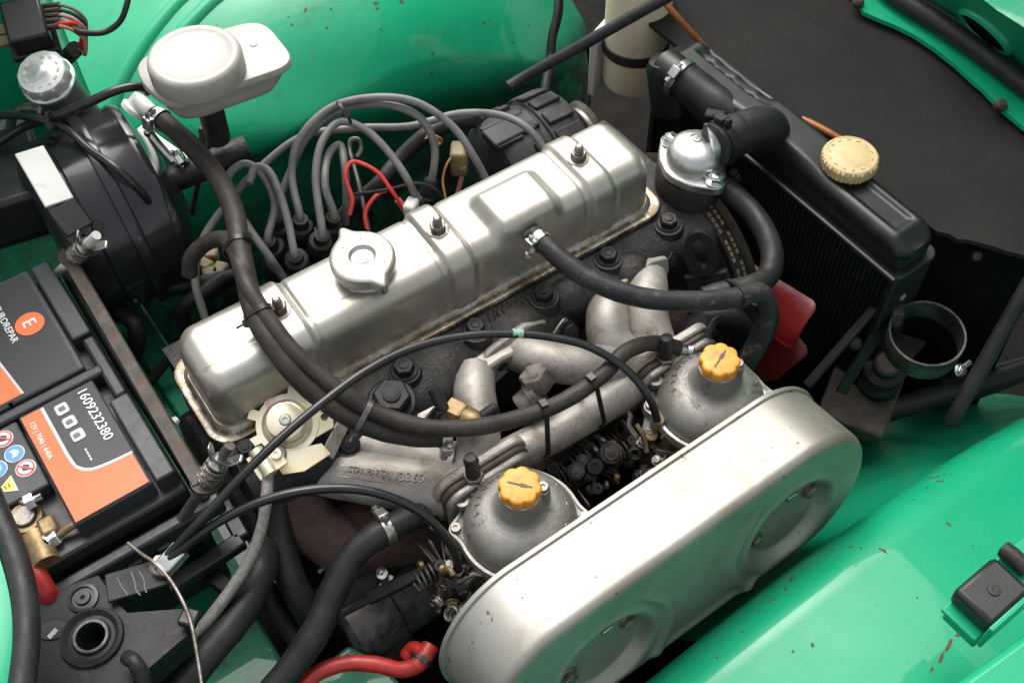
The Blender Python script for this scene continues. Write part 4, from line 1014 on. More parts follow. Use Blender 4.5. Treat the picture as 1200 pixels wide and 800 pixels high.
# ------------------------------------------------------------------ alternator
alt = thing('alternator', 'black finned alternator behind the rocker cover', 'alternator', (.47, .19, -.15))
AC = V((.432, .158, -.055)); AX = V((1, -.04, 0)).normalized()
g = G(); g.lathe(AC - AX*.062, AX, [(.0, 0), (.045, .001), (.058, .008), (.062, .02), (.0635, .05), (.0615, .052), (.0615, .058), (.0645, .060), (.0645, .085), (.060, .098), (.045, .105), (0, .106)], 56); put('alternator_body', g, 'alternator_black', alt)
for k in range(14):
    a = 2*pi*k/14; d_ = V((0, math.cos(a), math.sin(a))); t_ = V((0, -math.sin(a), math.cos(a)))
    g = G(); g.box(AC - AX*.045 + d_*.0635, (.03, .006, .004), 0, (AX, t_, d_)); put('vent_rib', g, 'alternator_black', alt, bevel=.001)
g = G(); g.box(AC + V((-.035, .0, .062)), (.055, .026, .008), .0); put('cover_plate', g, 'alternator_black', alt, bevel=.002)
for k in range(9):
    a = math.radians(15 + 21*k); d_ = V((0, math.cos(a), math.sin(a))); t_ = V((0, -math.sin(a), math.cos(a)))
    g = G(); g.box(AC + AX*.015 + d_*.0655, (.030, .016, .005), 0, (AX, t_, d_)); put('cooling_fin', g, 'alternator_black', alt, bevel=.0015)
    g = G(); g.box(AC - AX*.020 + d_*.0645, (.012, .010, .006), 0, (AX, t_, d_)); put('cooling_fin', g, 'alternator_black', alt, bevel=.001)
g = G(); g.lathe(AC + AX*.045, AX, [(.03, 0), (.04, .004), (.034, .009), (.034, .013), (.04, .018), (.02, .02)], 32); put('pulley', g, 'dull_steel', alt)
g = G(); g.box(AC + V((.03, -.055, .03)), (.05, .018, .014), .5); put('adjuster_arm', g, 'rusty_steel', alt, bevel=.003)
conn = thing('wiring_connector', 'dirty ochre plastic plug with thin wires beside the alternator', 'connector', U(540, 195, .0))
g = G(); cq = U(538, 186, .01); g.box(cq, (.022, .016, .03), .9); put('plug', g, 'ochre_plastic', conn, bevel=.003)
g = G(); g.box(cq + V((.002, -.004, -.004)), (.024, .008, .010), .9); put('plug_collar', g, 'ochre_plastic', conn, bevel=.002)
for lst, mt, px in (([(540, 175, .02), (525, 190, .02), (519, 210, .01), (522, 232, 0)], 'wire_brown', 3), ([(542, 198, .0), (540, 212, -.01), (536, 228, -.02)], 'wire_pink', 6), ([(500, 160, .02), (512, 160, .025), (518, 165, .02), (512, 172, .015)], 'wire_brown', 3), ([(498, 163, .02), (508, 158, .022), (516, 170, .02)], 'wire_brown', 2.4)):
    P = hp(lst); g = G(); g.tube(P, rp(px, P[0]), 8); put('wire', g, mt, conn)

# ------------------------------------------------------------------ washer bottle etc. top middle
wb = thing('washer_bottle', 'cream plastic washer bottle held by a dark strap', 'bottle', UY(742, 100, .27) - V((0, 0, .02)))
bc = UY(741, 92, .245); br = .037
g = G(); g.lathe(bc, (0, 0, 1), [(.0, -.004), (br-.008, -.003), (br-.002, .002), (br, .01), (br, .16), (br-.004, .18), (.02, .2), (.02, .22)], 40); put('bottle_body', g, 'cream_plastic', wb)
g = G(); g.lathe(bc + V((0, 0, .048)), (0, 0, 1), [(br, 0), (br+.0018, .0005), (br+.0018, .0125), (br, .013)], 40, caps=False); put('strap', g, 'rubber_old', wb)
g = G(); g.box(bc + V((-.03, .025, .03)), (.04, .01, .09), .4); put('bracket', g, 'white_bracket', wb, bevel=.002)
hose('bonnet_stay', 'black rod crossing in front of the cream washer bottle', 'rod', [(596, 102, .02), (612, 92, .025), (680, 54, .06), (740, 20, .09), (790, -8, .115)], px=14, mat='rubber', pname='rod_sleeve')
hose('orange_pipe', 'thin orange brown pipe running down to the radiator corner', 'pipe', [(768, -12, .06), (785, 10, .05), (805, 33, .03), (822, 52, .01), (840, 75, -.01)], px=8, mat='orange_pipe', pname='pipe')
g_ = [(940, 140, .005), (955, 147, .007), (970, 155, .008), (985, 164, .006)]
hose('orange_overflow_pipe', 'short orange pipe peeping out beside the cream radiator cap', 'pipe', g_, px=9, mat='orange_pipe', pname='pipe')
hose('taped_harness', 'black taped wiring harness hanging down the green wheel arch', 'wiring harness', pts=catmull([UY(655, -12, .42), UY(654, 15, .40), UY(647, 45, .385), UY(645, 70, .37), UY(640, 95, .33), UY(637, 118, .28)], 8), lst=None, r=.006, mat='rubber_shiny', pname='harness')
# ------------------------------------------------------------------ battery
bat = thing('battery', 'black car battery with orange labels and a brass terminal clamp', 'battery', (-.13, .11, -.13))
BX0, BX1, BY0, BY1, BZ = -.222, -.047, -.027, .252, .030
g = G(); g.box(((BX0+BX1)/2, (BY0+BY1)/2, -.065), (BX1-BX0-.006, BY1-BY0-.006, .12)); put('case', g, 'battery_dark', bat, bevel=.004)
g = G(); g.box(((BX0+BX1)/2, (BY0+BY1)/2, .003), (BX1-BX0, BY1-BY0, .018)); put('lid', g, 'battery_dark', bat, bevel=.003)
def plate(name, x0, x1, y0, y1, z0, z1, mat, bev=.002, par=bat):
    g = G(); g.box(((x0+x1)/2, (y0+y1)/2, (z0+z1)/2), (x1-x0, y1-y0, z1-z0)); return put(name, g, mat, par, bevel=bev)
# far cover block
plate('cover_block', -.132, -.068, .117, .248, .010, .0295, 'battery_grey')
plate('cover_block', -.215, -.134, .117, .248, .010, .0290, 'battery_grey')
plate('cover_strip', -.066, -.049, .150, .248, .010, .0295, 'battery_grey')
plate('carry_handle', -.060, -.0485, .075, .148, .010, .0275, 'battery_dark', .003)
plate('carry_handle_bar', -.215, -.056, .104, .1155, .010, .0285, 'battery_dark', .003)
# near cover block (carries the big label)
plate('cover_block', -.133, -.068, -.018, .102, .010, .0295, 'battery_grey')
plate('cover_strip', -.066, -.049, -.018, .074, .010, .0290, 'battery_grey')
# terminal well and warning panel
plate('warning_panel', -.215, -.135, .030, .102, .010, .0275, 'battery_grey')
for cx, cy in ((-.10, .215), (-.10, .165), (-.09, .135)):
    g = G(); g.lathe((cx, cy, .0293), (0, 0, 1), [(.0165, 0), (.0160, .00025), (.0145, .00025), (.014, .0001)], 36, caps=False); put('vent_plug', g, 'battery_grey', bat)
g = G(); g.lathe((-.078, .128, .0292), (0, 0, 1), [(.005, .0), (.0045, .0007), (.003, .0002), (0, .0002)], 20); put('vent_dimple', g, 'battery_dark', bat)
# labels lie 0.4 mm proud
LZ = .0300
lab = plate('label', -.1315, -.0695, -.0165, .1005, .0292, LZ, 'label_dark', 0)
def flat(name, poly, z, mat, par):
    g = G(); n = len(poly); g.add([V((x, y, z)) for x, y in poly] + [V((x, y, z-.0004)) for x, y in poly], [tuple(range(n)), tuple(range(2*n-1, n-1, -1))] + [(i, (i+1) % n, (i+1) % n+n, i+n) for i in range(n)]); return put(name, g, mat, par)
# orange field with a swept upper edge: along y from far to near
def sweep(off):
    o = []
    for k in range(13):
        t = k/12; y = .045 - .030*t; o.append((-.114 + off + .045*t**1.8*.62, y))
    return o
ed = [(-.1145, .0985), (-.1145, .046), (-.1140, .036), (-.1125, .029), (-.1085, .023), (-.1035, .0195), (-.096, .0178), (-.085, .0165), (-.0705, .0155)]
flat('label_print', [(-.131, -.0160), (-.131, .0985)] + ed + [(-.0705, -.0160)], LZ + .0006, 'orange_label', lab)
flat('label_print', [(x-.0002, y) for x, y in ed] + [(x + (.0026 if y > .03 else .0016), y + (.0022 if y < .03 else 0)) for x, y in ed[::-1]], LZ + .0005, 'print_silver', lab)
text('lettering', '1609232380', V((-.0835, .0975, LZ+.0004)), (0, -1, 0), (1, 0, 0), .0118, .0002, 'print_white', lab, 1.0)
text('lettering', '12V | 70Ah | 640A', V((-.127, .090, LZ+.0008)), (0, -1, 0), (1, 0, 0), .0058, .0002, 'print_white', lab, .95)
for k in range(3):
    y = .088 - .0155*k; flat('label_icon', [(x*.0105 + -.1000 + .0005*k, yy*.011 + y) for x, yy in rrect(1, 1, .2, 3)], LZ+.0006, 'print_silver', lab)
    for q in range(1): flat('label_icon', [(x*.0055 - .1000, yy*.0045 + y) for x, yy in rrect(1, 1, .2, 2)], LZ+.0009, 'cable_grey', lab)
for k in range(4): flat('label_small_print', [(-.1000, .0415 - .0035*k), (-.0985, .0415 - .0035*k), (-.0985, .0388 - .0035*k), (-.1000, .0388 - .0035*k)], LZ+.0006, 'print_silver', lab)
lab2 = plate('label', -.1900, -.0725, .1195, .2440, .0290, .0298, 'label_dark', 0)
flat('label_print', [(-.1900, .1215), (-.1900, .243), (-.1415, .243), (-.1290, .185), (-.1260, .160), (-.1215, .1215)], .0303, 'orange_label', lab2)
flat('label_print', [(-.1415, .243), (-.1395, .243), (-.1270, .185), (-.1240, .160), (-.1195, .1215), (-.1215, .1215), (-.1260, .160), (-.1290, .185)], .0302, 'print_silver', lab2)
text('lettering', 'EUROREPAR', V((-.1090, .2215, .0302)), (0, -1, 0), (1, 0, 0), .0088, .0002, 'print_white', lab2, .95)
flat('label_disc', circ(.0125, 36, -.0890, .1870), .0304, 'orange_label', lab2)
text('lettering', 'E', V((-.0945, .1920, .0306)), (0, -1, 0), (1, 0, 0), .0165, .0003, 'print_white', lab2, 1.0)
for k, (cx, cy, mt) in enumerate(((-.150, .0905, 'print_red'), (-.1475, .0720, 'print_blue'), (-.1450, .0540, 'print_red'), (-.164, .066, 'print_blue'))):
    flat('warning_sign', circ(.0080, 28, cx, cy), .0280, 'print_white', bat)
    flat('warning_sign', circ(.0074, 28, cx, cy), .0283, mt, bat)
    if mt == 'print_red':
        flat('warning_sign', circ(.0058, 28, cx, cy), .0286, 'print_white', bat); flat('warning_symbol', [(cx-.003, cy-.002), (cx+.002, cy-.0035), (cx+.0035, cy+.001), (cx, cy+.0035), (cx-.0025, cy+.0025)], .0289, 'label_black', bat)
        flat('warning_symbol', [(cx-.005, cy+.004), (cx-.004, cy+.005), (cx+.005, cy-.004), (cx+.004, cy-.005)], .0292, 'print_red', bat)
    else: flat('warning_symbol', [(cx-.003, cy-.0035), (cx+.001, cy-.0035), (cx+.0035, cy-.001), (cx+.0035, cy+.001), (cx+.001, cy+.0035), (cx-.003, cy+.0035), (cx-.001, cy)], .0286, 'print_white', bat)
flat('warning_sign', [(-.172, .046), (-.157, .0545), (-.157, .038)], .0282, 'print_white', bat); flat('warning_sign', [(-.1705, .046), (-.158, .053), (-.158, .0395)], .0285, 'print_yellow', bat)
for k in range(3): flat('warning_symbol', [(-.168 + .003*k, .0478), (-.167 + .003*k, .0478), (-.167 + .003*k, .0442), (-.168 + .003*k, .0442)], .0288, 'label_black', bat)
# terminal
tcn = U(30, 607, .022)
term = thing('battery_terminal', 'brass battery terminal clamp with hex bolts around a lead post', 'battery terminal', tcn - V((0, 0, .02)))
g = G(); g.lathe(tcn, (0, 0, 1), [(.0095, -.02), (.0088, .004), (.0080, .005), (0, .005)], 28); put('lead_post', g, 'dull_steel', term)
R = []
for ri, h in ((.0135, -.008), (.0140, .0), (.0130, .002), (.0095, .002), (.0092, -.008)): R.append([tcn + V((math.cos(a)*ri, math.sin(a)*ri, h)) for a in [2*pi*k/32 for k in range(32)]])
g = G(); g.loft(R, caps=False); put('clamp_ring', g, 'brass', term)
d_ = (U(55, 655, .02) - U(35, 610, .02)).normalized(); e_ = V((0, 0, 1)).cross(d_)
g = G(); c_ = tcn + d_*.027 + V((0, 0, -.008)); g.cyl(c_ - d_*.014 , c_ + d_*.015, .0105, 20); put('cable_barrel', g, 'brass', term)
g = G(); c2 = tcn + d_*.016 + e_*.012 + V((0, 0, -.004)); g.box(c2, (.018, .014, .014), math.atan2(d_.y, d_.x)); put('clamp_lug', g, 'brass', term, bevel=.003)
bp = U(57, 634, .016); bd = (U(78, 620, .02) - bp).normalized()
g = G(); g.cyl(bp - bd*.01, bp + bd*.024, .0032, 14); put('clamp_bolt', g, 'brass', term)
g = G(); g.hexa(bp + bd*.002, bd, .0075, .007); g.lathe(bp, bd, [(.0085, 0), (.0085, .002)], 20); put('clamp_nut', g, 'bright_steel', term)
bp = U(30, 590, .03); bd = (U(46, 582, .032) - bp).normalized()
g = G(); g.hexa(bp + bd*.001, bd, .0068, .007); g.cyl(bp, bp + bd*.014, .003, 12); put('clamp_nut', g, 'bright_steel', term)
for s in (-1, 1):
    g = G(); q = tcn + V((-.004 + .004*s, .012, -.003)) + bd*.006*s; g.box(q, (.006, .016, .012), .6); put('clamp_jaw', g, 'brass', term, bevel=.0015)
hose('battery_cable', 'thick red battery cable leaving the brass terminal', 'cable', [(24, 632, .012), (38, 662, .012), (52, 688, .006), (66, 712, -.02)], px=24, mat='red_cable', pname='cable_sheath')
# tray lip around the battery
tray = thing('battery_tray', 'black battery tray lip with moulded slots in front of the battery', 'battery tray', (-.13, -.05, -.1))
a_ = U(95, 672, -.01); b_ = U(246, 586, -.01)
g = G(); d_ = (b_-a_).normalized(); s_ = V((0, 0, 1)).cross(d_)
q0 = (BX0, BX1)
g.box(((BX0+BX1)/2 + .004, BY0 - .012, -.012), (BX1-BX0+.03, .012, .02)); put('tray_edge', g, 'battery_dark', tray, bevel=.003)
g = G(); g.box((BX1 + .0075, (BY0+BY1)/2, -.012), (.010, BY1-BY0+.02, .03)); put('tray_edge', g, 'battery_dark', tray, bevel=.003)
g = G(); g.box(((BX0+BX1)/2, BY0 - .008, -.08), (BX1-BX0, .006, .12)); put('tray_wall', g, 'plastic_black', tray, bevel=.002)
for k in range(7):
    g = G(); g.box((-.21 + .025*k, BY0 - .0195, -.018), (.012, .005, .008)); put('tray_slot', g, 'plastic_black', tray, bevel=.001)
# clamp bar with J-bolts
clamp = thing('battery_clamp', 'rusty angle iron clamp bar with a wing nut at each end holding the battery', 'battery clamp', (-.04, .1, -.1))
A = U(84, 306, .038); B = U(236, 566, .038); d_ = (B-A).normalized(); s_ = d_.cross(V((0, 0, 1)))
s_ = s_ if s_.x > 0 else -s_
g = G(); pr = [(-.007, .0), (-.007, .0022), (.0035, .0022), (.005, 0), (.005, -.016), (.003, -.016), (.003, 0)]
g.loft([[q + s_*u + V((0, 0, w_)) for u, w_ in pr] for q in [A + (B-A)*(k/20) for k in range(21)]]); put('angle_bar', g, 'rusty_steel', clamp, bevel=.0006)
def wing(p, ax, nm):
    g = G(); g.tube([p - ax*.12, p + ax*.045], .0042, 14); put('threaded_rod', g, nm, clamp)
    hx = [p + ax*(.001 + .018*k/60) + (frame(ax)[0]*math.cos(k*.65) + frame(ax)[1]*math.sin(k*.65))*.0078 for k in range(61)]
    g = G(); g.tube(hx, .0018, 8); put('coil_spring', g, 'dull_steel', clamp)
    g = G(); q = p + ax*.020; g.lathe(q, ax, [(.008, 0), (.008, .002), (.0065, .004), (.006, .009)], 20)
    w = g; wn = put('wing_nut', g, 'steel', clamp)
    wx = (RX - ax*RX.dot(ax)).normalized()
    for s in (-1, 1):
        g = G(); rows = []
        for i in range(5):
            t = i/4; c = q + ax*(.004 + .013*t) + wx*s*(.005 + .008*t); hw = .0035 + .0015*math.sin(t*pi); n_ = ax.cross(wx)
            rows.append([c + n_*hw + wx*.0012, c + n_*hw - wx*.0012, c - n_*hw - wx*.0012, c - n_*hw + wx*.0012])
        g.loft(rows); put('wing', g, 'steel', wn, bevel=.0006)
wing(U(88, 300, .041), (U(122, 267, .085) - U(88, 300, .041)).normalized(), 'white_bracket')
wing(U(243, 562, .040), (U(272, 518, .080) - U(243, 562, .040)).normalized(), 'dull_steel')
g = G(); g.tube(hp([(243, 562, .04), (225, 592, .01), (206, 620, -.02), (200, 640, -.04), (190, 655, -.05)], 6), .0042, 12); put('hook_rod', g, 'rusty_steel', clamp)
g = G(); q = U(243, 563, .036); g.lathe(q, (0, 0, 1), [(.013, 0), (.013, .003)], 20); put('bar_eye', g, 'rusty_steel', clamp)
g = G(); q = U(87, 300, .036); g.lathe(q, (0, 0, 1), [(.013, 0), (.013, .003)], 20); put('bar_eye', g, 'rusty_steel', clamp)
bolt('small_bolt', 'white_bracket', U(205, 493, .02), (1, 0, .3), .003, clamp, 'hexbolt')

# ------------------------------------------------------------------ brake servo and master cylinder
sv = thing('brake_servo', 'glossy black drum shaped brake servo below the white reservoir', 'brake servo', (.05, .29, -.12))
SA = V((1, -.05, .02)).normalized(); SC = V((-.004, .303, -.004))
g = G(); g.lathe(SC, SA, [(r_*.95, h_) for r_, h_ in [(.0, -.03), (.075, -.028), (.088, -.020), (.093, -.012), (.0935, .004), (.0965, .006), (.097, .012), (.0975, .030), (.103, .031), (.104, .036), (.103, .041), (.0975, .043), (.0965, .066), (.0975, .068), (.098, .072), (.095, .077), (.085, .080), (.06, .088), (.03, .096), (0, .098)]], 72); put('servo_drum', g.mesh('servo_drum', 40), 'servo_paint', sv)
for k in range(6):
    a = math.radians(20 + 60*k); u, v, a_ = frame(SA); d_ = u*math.cos(a) + v*math.sin(a)
    g = G(); g.lathe(SC + SA*.01 + d_*.093, d_, [(.005, 0), (.0045, .003), (0, .0035)], 12); put('drum_dimple', g, 'black_paint', sv)
g = G(); q = SC + V((.066, .012, .088)); q = U(160, 128, .085)
g.lathe(q, V((.8, .0, .6)), [(.014, -.004), (.014, 0), (.011, .002), (.0105, .012)], 24); g.cyl(q + V((.004, 0, .008)), U(180, 135, .09), .0075, 18); put('check_valve', g, 'white_bracket', sv)
g = G(); g.tube(hp([(172, 152, .085), (186, 170, .075), (204, 190, .065)], 6), .0042, 12); put('mounting_edge', g, 'steel', sv)
g = G(); g.box(U(190, 170, .035), (.012, .07, .006), .25); put('servo_bracket', g, 'white_bracket', sv, bevel=.002)
bolt('bracket_bolt', 'bright_steel', U(207, 187, .068), (.8, -.2, .3), .0075, sv, 'hexbolt')
sb = thing('servo_mounting_plate', 'pale grey steel strip bracket beside the battery behind the servo', 'bracket', U(50, 240, -.03))
g = G(); A = U(44, 188, -.01); B = U(100, 270, -.04); C_ = U(128, 300, -.06); 
for a, b, mt in ((U(34, 176, .10), U(70, 238, .08), 'white_bracket'), (U(71, 240, .079), U(94, 270, .065), 'black_satin')):
    d_ = (b-a).normalized(); w_ = d_.cross(V((.2, -.5, .8))).normalized(); g = G(); g.box((a+b)/2, ((b-a).length, .026, .003), 0, (d_, w_, d_.cross(w_))); put('strip', g, mt, sb, bevel=.001)
mc = thing('brake_master_cylinder', 'dark brake master cylinder carrying the white fluid reservoir', 'master cylinder', (.17, .27, .02))
g = G(); g.cyl(V((.085, .287, .015)), V((.165, .272, .025)), .013, 24); put('cylinder_body', g, 'cast_iron', mc)
for x in (.14,): 
    g = G(); g.cyl(V((x, .275, .05)), V((x, .270, .095)), .012, 18); put('outlet_boss', g, 'cast_iron', mc)
g = G(); g.tube(hp([(255, 140, .03), (243, 175, .0), (232, 215, -.05), (225, 250, -.1)], 6), .003, 10); put('brake_pipe', g, 'dull_steel', mc)
g = G(); g.tube(hp([(236, 150, .03), (238, 185, .0), (233, 205, -.03)], 6), .003, 10); put('brake_pipe', g, 'rusty_steel', mc)
# white reservoir
rs = thing('brake_fluid_reservoir', 'white plastic brake fluid reservoir with a big round screw cap', 'reservoir', U(255, 130, .08))
cor = [U(x, y, .148) for x, y in ((166, 92), (178, 66), (300, 26), (345, 72), (268, 104), (196, 122))]
def smoothpoly(P, r, n=5):
    o = []; N_ = len(P)
    for i in range(N_):
        a, b, c = P[i-1], P[i], P[(i+1) % N_]; p = b + (a-b).normalized()*min(r, (a-b).length*.45); q = b + (c-b).normalized()*min(r, (c-b).length*.45)
        for k in range(n+1):
            t = k/n; o.append(p*(1-t)**2 + b*2*t*(1-t) + q*t*t)
    return o
cor = [U(x, y, .148) for x, y in ((158, 74), (196, 52), (308, 22), (350, 74), (200, 126), (166, 100))]
sm = smoothpoly(cor, .022); cm = sum(sm, V())/len(sm)
def res_ring(s, z): return [V((cm.x + (p.x-cm.x)*s, cm.y + (p.y-cm.y)*s, z)) for p in sm]
R = [res_ring(.60, .114), res_ring(.68, .1145), res_ring(.76, .118), res_ring(.84, .127), res_ring(.90, .136), res_ring(.975, .1405), res_ring(1.0, .1425), res_ring(1.0, .146), res_ring(.985, .1485), res_ring(.95, .1492), res_ring(.5, .1492)]
g = G(); g.loft(R); put('reservoir_body', g.mesh('reservoir_body', 40), 'white_plastic', rs)
rcn = U(231, 78, .158); rcn.z = .149
g = G(); Rr = .0405; R = []
for d, h in ((.93, 0), (.97, .001), (1.0, .003), (1.0, .017), (.985, .020), (.95, .0222), (.89, .0235), (.80, .0230), (.77, .0222), (.5, .0222), (.01, .0222)):
    R.append([rcn + V((math.cos(a), math.sin(a), 0))*Rr*d*(1 + (.006*(1 if math.cos(60*a) > 0 else -1) if d == 1.0 else 0)) + V((0, 0, h)) for a in [2*pi*k/240 for k in range(240)]])
g.loft(R); put('screw_cap', g.mesh('screw_cap', 40), 'white_plastic', rs)
g = G(); g.lathe(U(297, 52, .149), (0, 0, 1), [(.004, 0), (.0035, .0008), (.002, .0012), (0, .0013)], 20); put('moulding_pip', g, 'white_plastic', rs)
# clutch master cylinder with silver cap
cl = thing('clutch_master_cylinder', 'grey can shaped clutch master cylinder with a bright metal screw cap', 'master cylinder', U(100, 140, .03))
ct = U(53, 90, .115); cb = U(95, 140, .04); ca = (ct-cb).normalized()
g = G(); LN = (ct-cb).length; g.lathe(cb, ca, [(.021, -.03), (.021, LN-.018), (.0225, LN-.016), (.0225, LN-.008)], 36); put('cylinder_can', g, 'can_grey', cl)
R = []; u, v, a_ = frame(ca)
for d, h in ((.0238, -.010), (.0252, -.008), (.0252, -.005), (.0232, -.004), (.0232, .006), (.0215, .0085), (.008, .0088), (.006, .0105), (.003, .012), (.0004, .0122)):
    R.append([ct + ca*h + (u*math.cos(t) + v*math.sin(t))*d*(1 + (.025*math.cos(12*t) if d == .0232 else 0)) for t in [2*pi*k/96 for k in range(96)]])
g = G(); g.loft(R); put('screw_cap', g.mesh('screw_cap', 40), 'cap_alu', cl)
for k in range(12):
    t = 2*pi*k/12; p = ct + ca*.0088 + (u*math.cos(t) + v*math.sin(t))*.0155; g = G(); g.box(p, (.0025, .004, .0006), 0, ((u*math.cos(t)+v*math.sin(t)), (v*math.cos(t)-u*math.sin(t)), ca)); put('cap_marking', g, 'cap_alu', cl)
g = G(); q = U(60, 130, .05); g.tube(hp([(62, 133, .05), (48, 128, .05), (28, 127, .045), (15, 137, .035), (12, 158, .01)], 6), .005, 12); put('fluid_pipe', g, 'dull_steel', cl)
g = G(); g.lathe(U(50, 129, .05), (U(66, 134, .05)-U(44, 128, .05)), [(.009, 0), (.0105, .002), (.0105, .006), (.008, .008), (.0095, .010), (.0095, .014)], 20); put('banjo_union', g, 'dull_steel', cl)
g = G(); g.lathe(U(15, 152, .0), V((-.2, -.6, .6)), [(.02, -.01), (.02, .006), (.012, .012), (.008, .014)], 24); put('cylinder_end', g, 'dull_steel', cl)

# ------------------------------------------------------------------ fuse box and wiring, top left
fx = thing('fuse_box', 'black plastic relay block with crimped wires against the green panel', 'fuse box', U(35, 60, .10))
c_ = U(33, 32, .13); ax_ = ((U(60, 52, .13)-U(25, 62, .13)).normalized(), None, None)
X_ = (U(55, 40, .12)-U(12, 50, .12)).normalized(); Y_ = (U(22, 6, .12)-U(32, 60, .10)).normalized(); Y_ = (Y_ - X_*Y_.dot(X_)).normalized(); Z_ = X_.cross(Y_)
g = G(); g.box(c_, (.036, .042, .034), 0, (X_, Y_, Z_)); put('relay_body', g, 'black_paint', fx, bevel=.0025)
g = G(); g.box(c_ - Z_*.013, (.044, .048, .008), 0, (X_, Y_, Z_)); put('relay_base', g, 'plastic_black', fx, bevel=.002)
for k in range(2):
    g = G(); a = U(-6, 37 + 13*k, .12); b = U(14, 35 + 13*k, .12); g.box((a+b)/2, ((b-a).length, .010, .006), 0, (X_, Y_, Z_)); put('terminal_tab', g, 'ochre_plastic', fx, bevel=.001)
wires = ((8, 'ht_lead'), (14, 'plastic_black'), (20, 'wire_pink'), (26, 'green_dark'), (33, 'wire_brown'))
for y, mt in wires:
    P = hp([(50, y, .13), (70, y-2, .135), (88, y+4, .13), (100, y+16, .12), (100, y+30, .11), (94, 58, .09), (84, 66, .07), (72, 72, .04)], 6); g = G(); g.tube(P, .0018, 8); put('wire', g, mt, fx)
    g = G(); g.cyl(P[0], P[6], .0029, 10); put('crimp_terminal', g, 'rusty_steel', fx)
P = hp([(60, 33, .13), (80, 27, .135), (96, 36, .12), (95, 56, .10)], 6); g = G(); g.tube(P, .0028, 8); put('wire', g, 'red_wire', fx)
P = hp([(88, 58, .09), (80, 66, .07), (70, 75, .04), (62, 90, .0)], 6); g = G(); g.tube(P, .008, 12); put('taped_loom', g, 'rubber', fx)
hose('black_wire', 'single black wire looping up the green panel beside the relay', 'wire', [(82, 32, .13), (95, 38, .13), (122, 38, .125), (140, 26, .13), (148, 8, .14), (152, -15, .15)], px=7, mat='rubber', pname='wire')
hose('corrugated_sleeve', 'dark corrugated sleeve poking out beside the clutch cylinder', 'hose', [(-10, 90, .03), (10, 92, .03), (26, 92, .03)], px=14, mat='rubber', pname='sleeve')
# black box with cable at the far left
hb = thing('wiper_linkage_box', 'crumpled black box at the bulkhead with a silver sleeved cable', 'box', U(15, 250, .0))
g = G(); g.box(U(12, 215, .03), (.07, .10, .05), -.2); put('box_cover', g, 'plastic_black', hb, bevel=.006)
g = G(); g.box(U(20, 258, .0), (.055, .035, .03), -.2); put('box_end', g, 'plastic_black', hb, bevel=.003)
g = G(); g.tube(hp([(58, 245, .03), (72, 238, .03), (92, 236, .03)], 6), .006, 12); put('cable_end', g, 'cable_grey', hb)
g = G(); g.tube(hp([(92, 236, .03), (120, 238, .03), (150, 250, .02), (180, 275, -.02), (195, 300, -.06), (200, 340, -.1)], 6), .0062, 12); put('cable_sheath', g, 'rubber', hb)
g = G(); g.tube([U(111, 240, .0375), U(125, 242, .0375), U(138, 247, .035)], .0022, 6); put('bare_patch', g, 'white_bracket', hb)

# ------------------------------------------------------------------ distributor, leads
ds = thing('distributor', 'black distributor cap bristling with rubber lead boots', 'distributor', U(355, 320, -.12))
dcx = U(350, 292, -.03)
g = G(); g.lathe(dcx - V((0, 0, .01)), (0, 0, 1), [(.03, -.08), (.033, -.02), (.038, -.015), (.038, -.002), (.034, .006), (.02, .012), (0, .013)], 36); put('distributor_cap', g, 'black_satin', ds)
boots = [(319, 288, .004), (347, 303, .004), (353, 264, .012), (376, 281, .008), (388, 262, .010), (326, 264, .006)]
for bx, by, bz in boots:
    p = U(bx, by, bz); ax = (p - dcx); ax = (V((ax.x*.5, ax.y*.5, 0)) + V((0, 0, .05))).normalized()
    g = G(); g.lathe(p - ax*.03, ax, [(.0105, 0), (.0115, .01), (.012, .026), (.0105, .029), (.0072, .030), (.0072, .040), (.0055, .0405)], 24); put('lead_boot', g, 'rubber', ds)
def bt(i): bx, by, bz = boots[i]; p = U(bx, by, bz); ax = (p - dcx); ax = (V((ax.x*.5, ax.y*.5, 0)) + V((0, 0, .05))).normalized(); return [p + ax*.0, p + ax*.012]
LR = .0038
def lead(lab, i, lst, end_boot=None):
    P = catmull((bt(i) if i is not None else []) + [U(*q) for q in lst], 10)
    t = thing('spark_plug_lead', lab, 'ignition lead', P[0], 'grey ignition leads over the green wheel arch'); g = G(); g.tube(P, LR, 12); put('lead_sheath', g, 'ht_lead', t)
    if end_boot:
        d_ = (P[-1]-P[-3]).normalized(); g = G(); g.lathe(P[-1] - d_*.012, d_, [(.0055, 0), (.0068, .002), (.0072, .018), (.009, .020), (.009, .032)], 18); put('lead_boot', g, 'rubber', t)
    return t
t = lead('grey ignition lead making the highest arc and dropping behind the cover beside the ochre plug', 2, [(342, 205, .045), (350, 165, .065), (385, 128, .08), (430, 115, .085), (485, 119, .08), (530, 148, .06), (556, 185, .035), (570, 212, .01), (580, 240, -.02)])
zip_tie(U(403, 132, .08), U(420, 118, .085) - U(385, 140, .078), .011, t, .0)
lead('grey ignition lead arching and dropping into an upright black plug boot', 5, [(341, 200, .04), (362, 158, .06), (402, 128, .075), (450, 122, .075), (492, 138, .065), (509, 170, .04), (508, 200, .02), (502, 222, .0)], True)
lead('grey ignition lead sloping down from the cable tie to behind the rocker cover', 3, [(370, 205, .05), (378, 165, .065), (398, 143, .07), (425, 150, .065), (455, 178, .05), (480, 215, .03), (492, 245, .0)], True)
lead('long grey ignition lead running under the others to the alternator side', None, [(240, 372, -.02), (229, 330, .005), (236, 285, .02), (265, 240, .03), (310, 192, .04), (355, 160, .05), (420, 150, .05), (480, 148, .045), (540, 133, .045), (590, 136, .04), (620, 152, .035), (640, 178, .02), (655, 200, .0)])
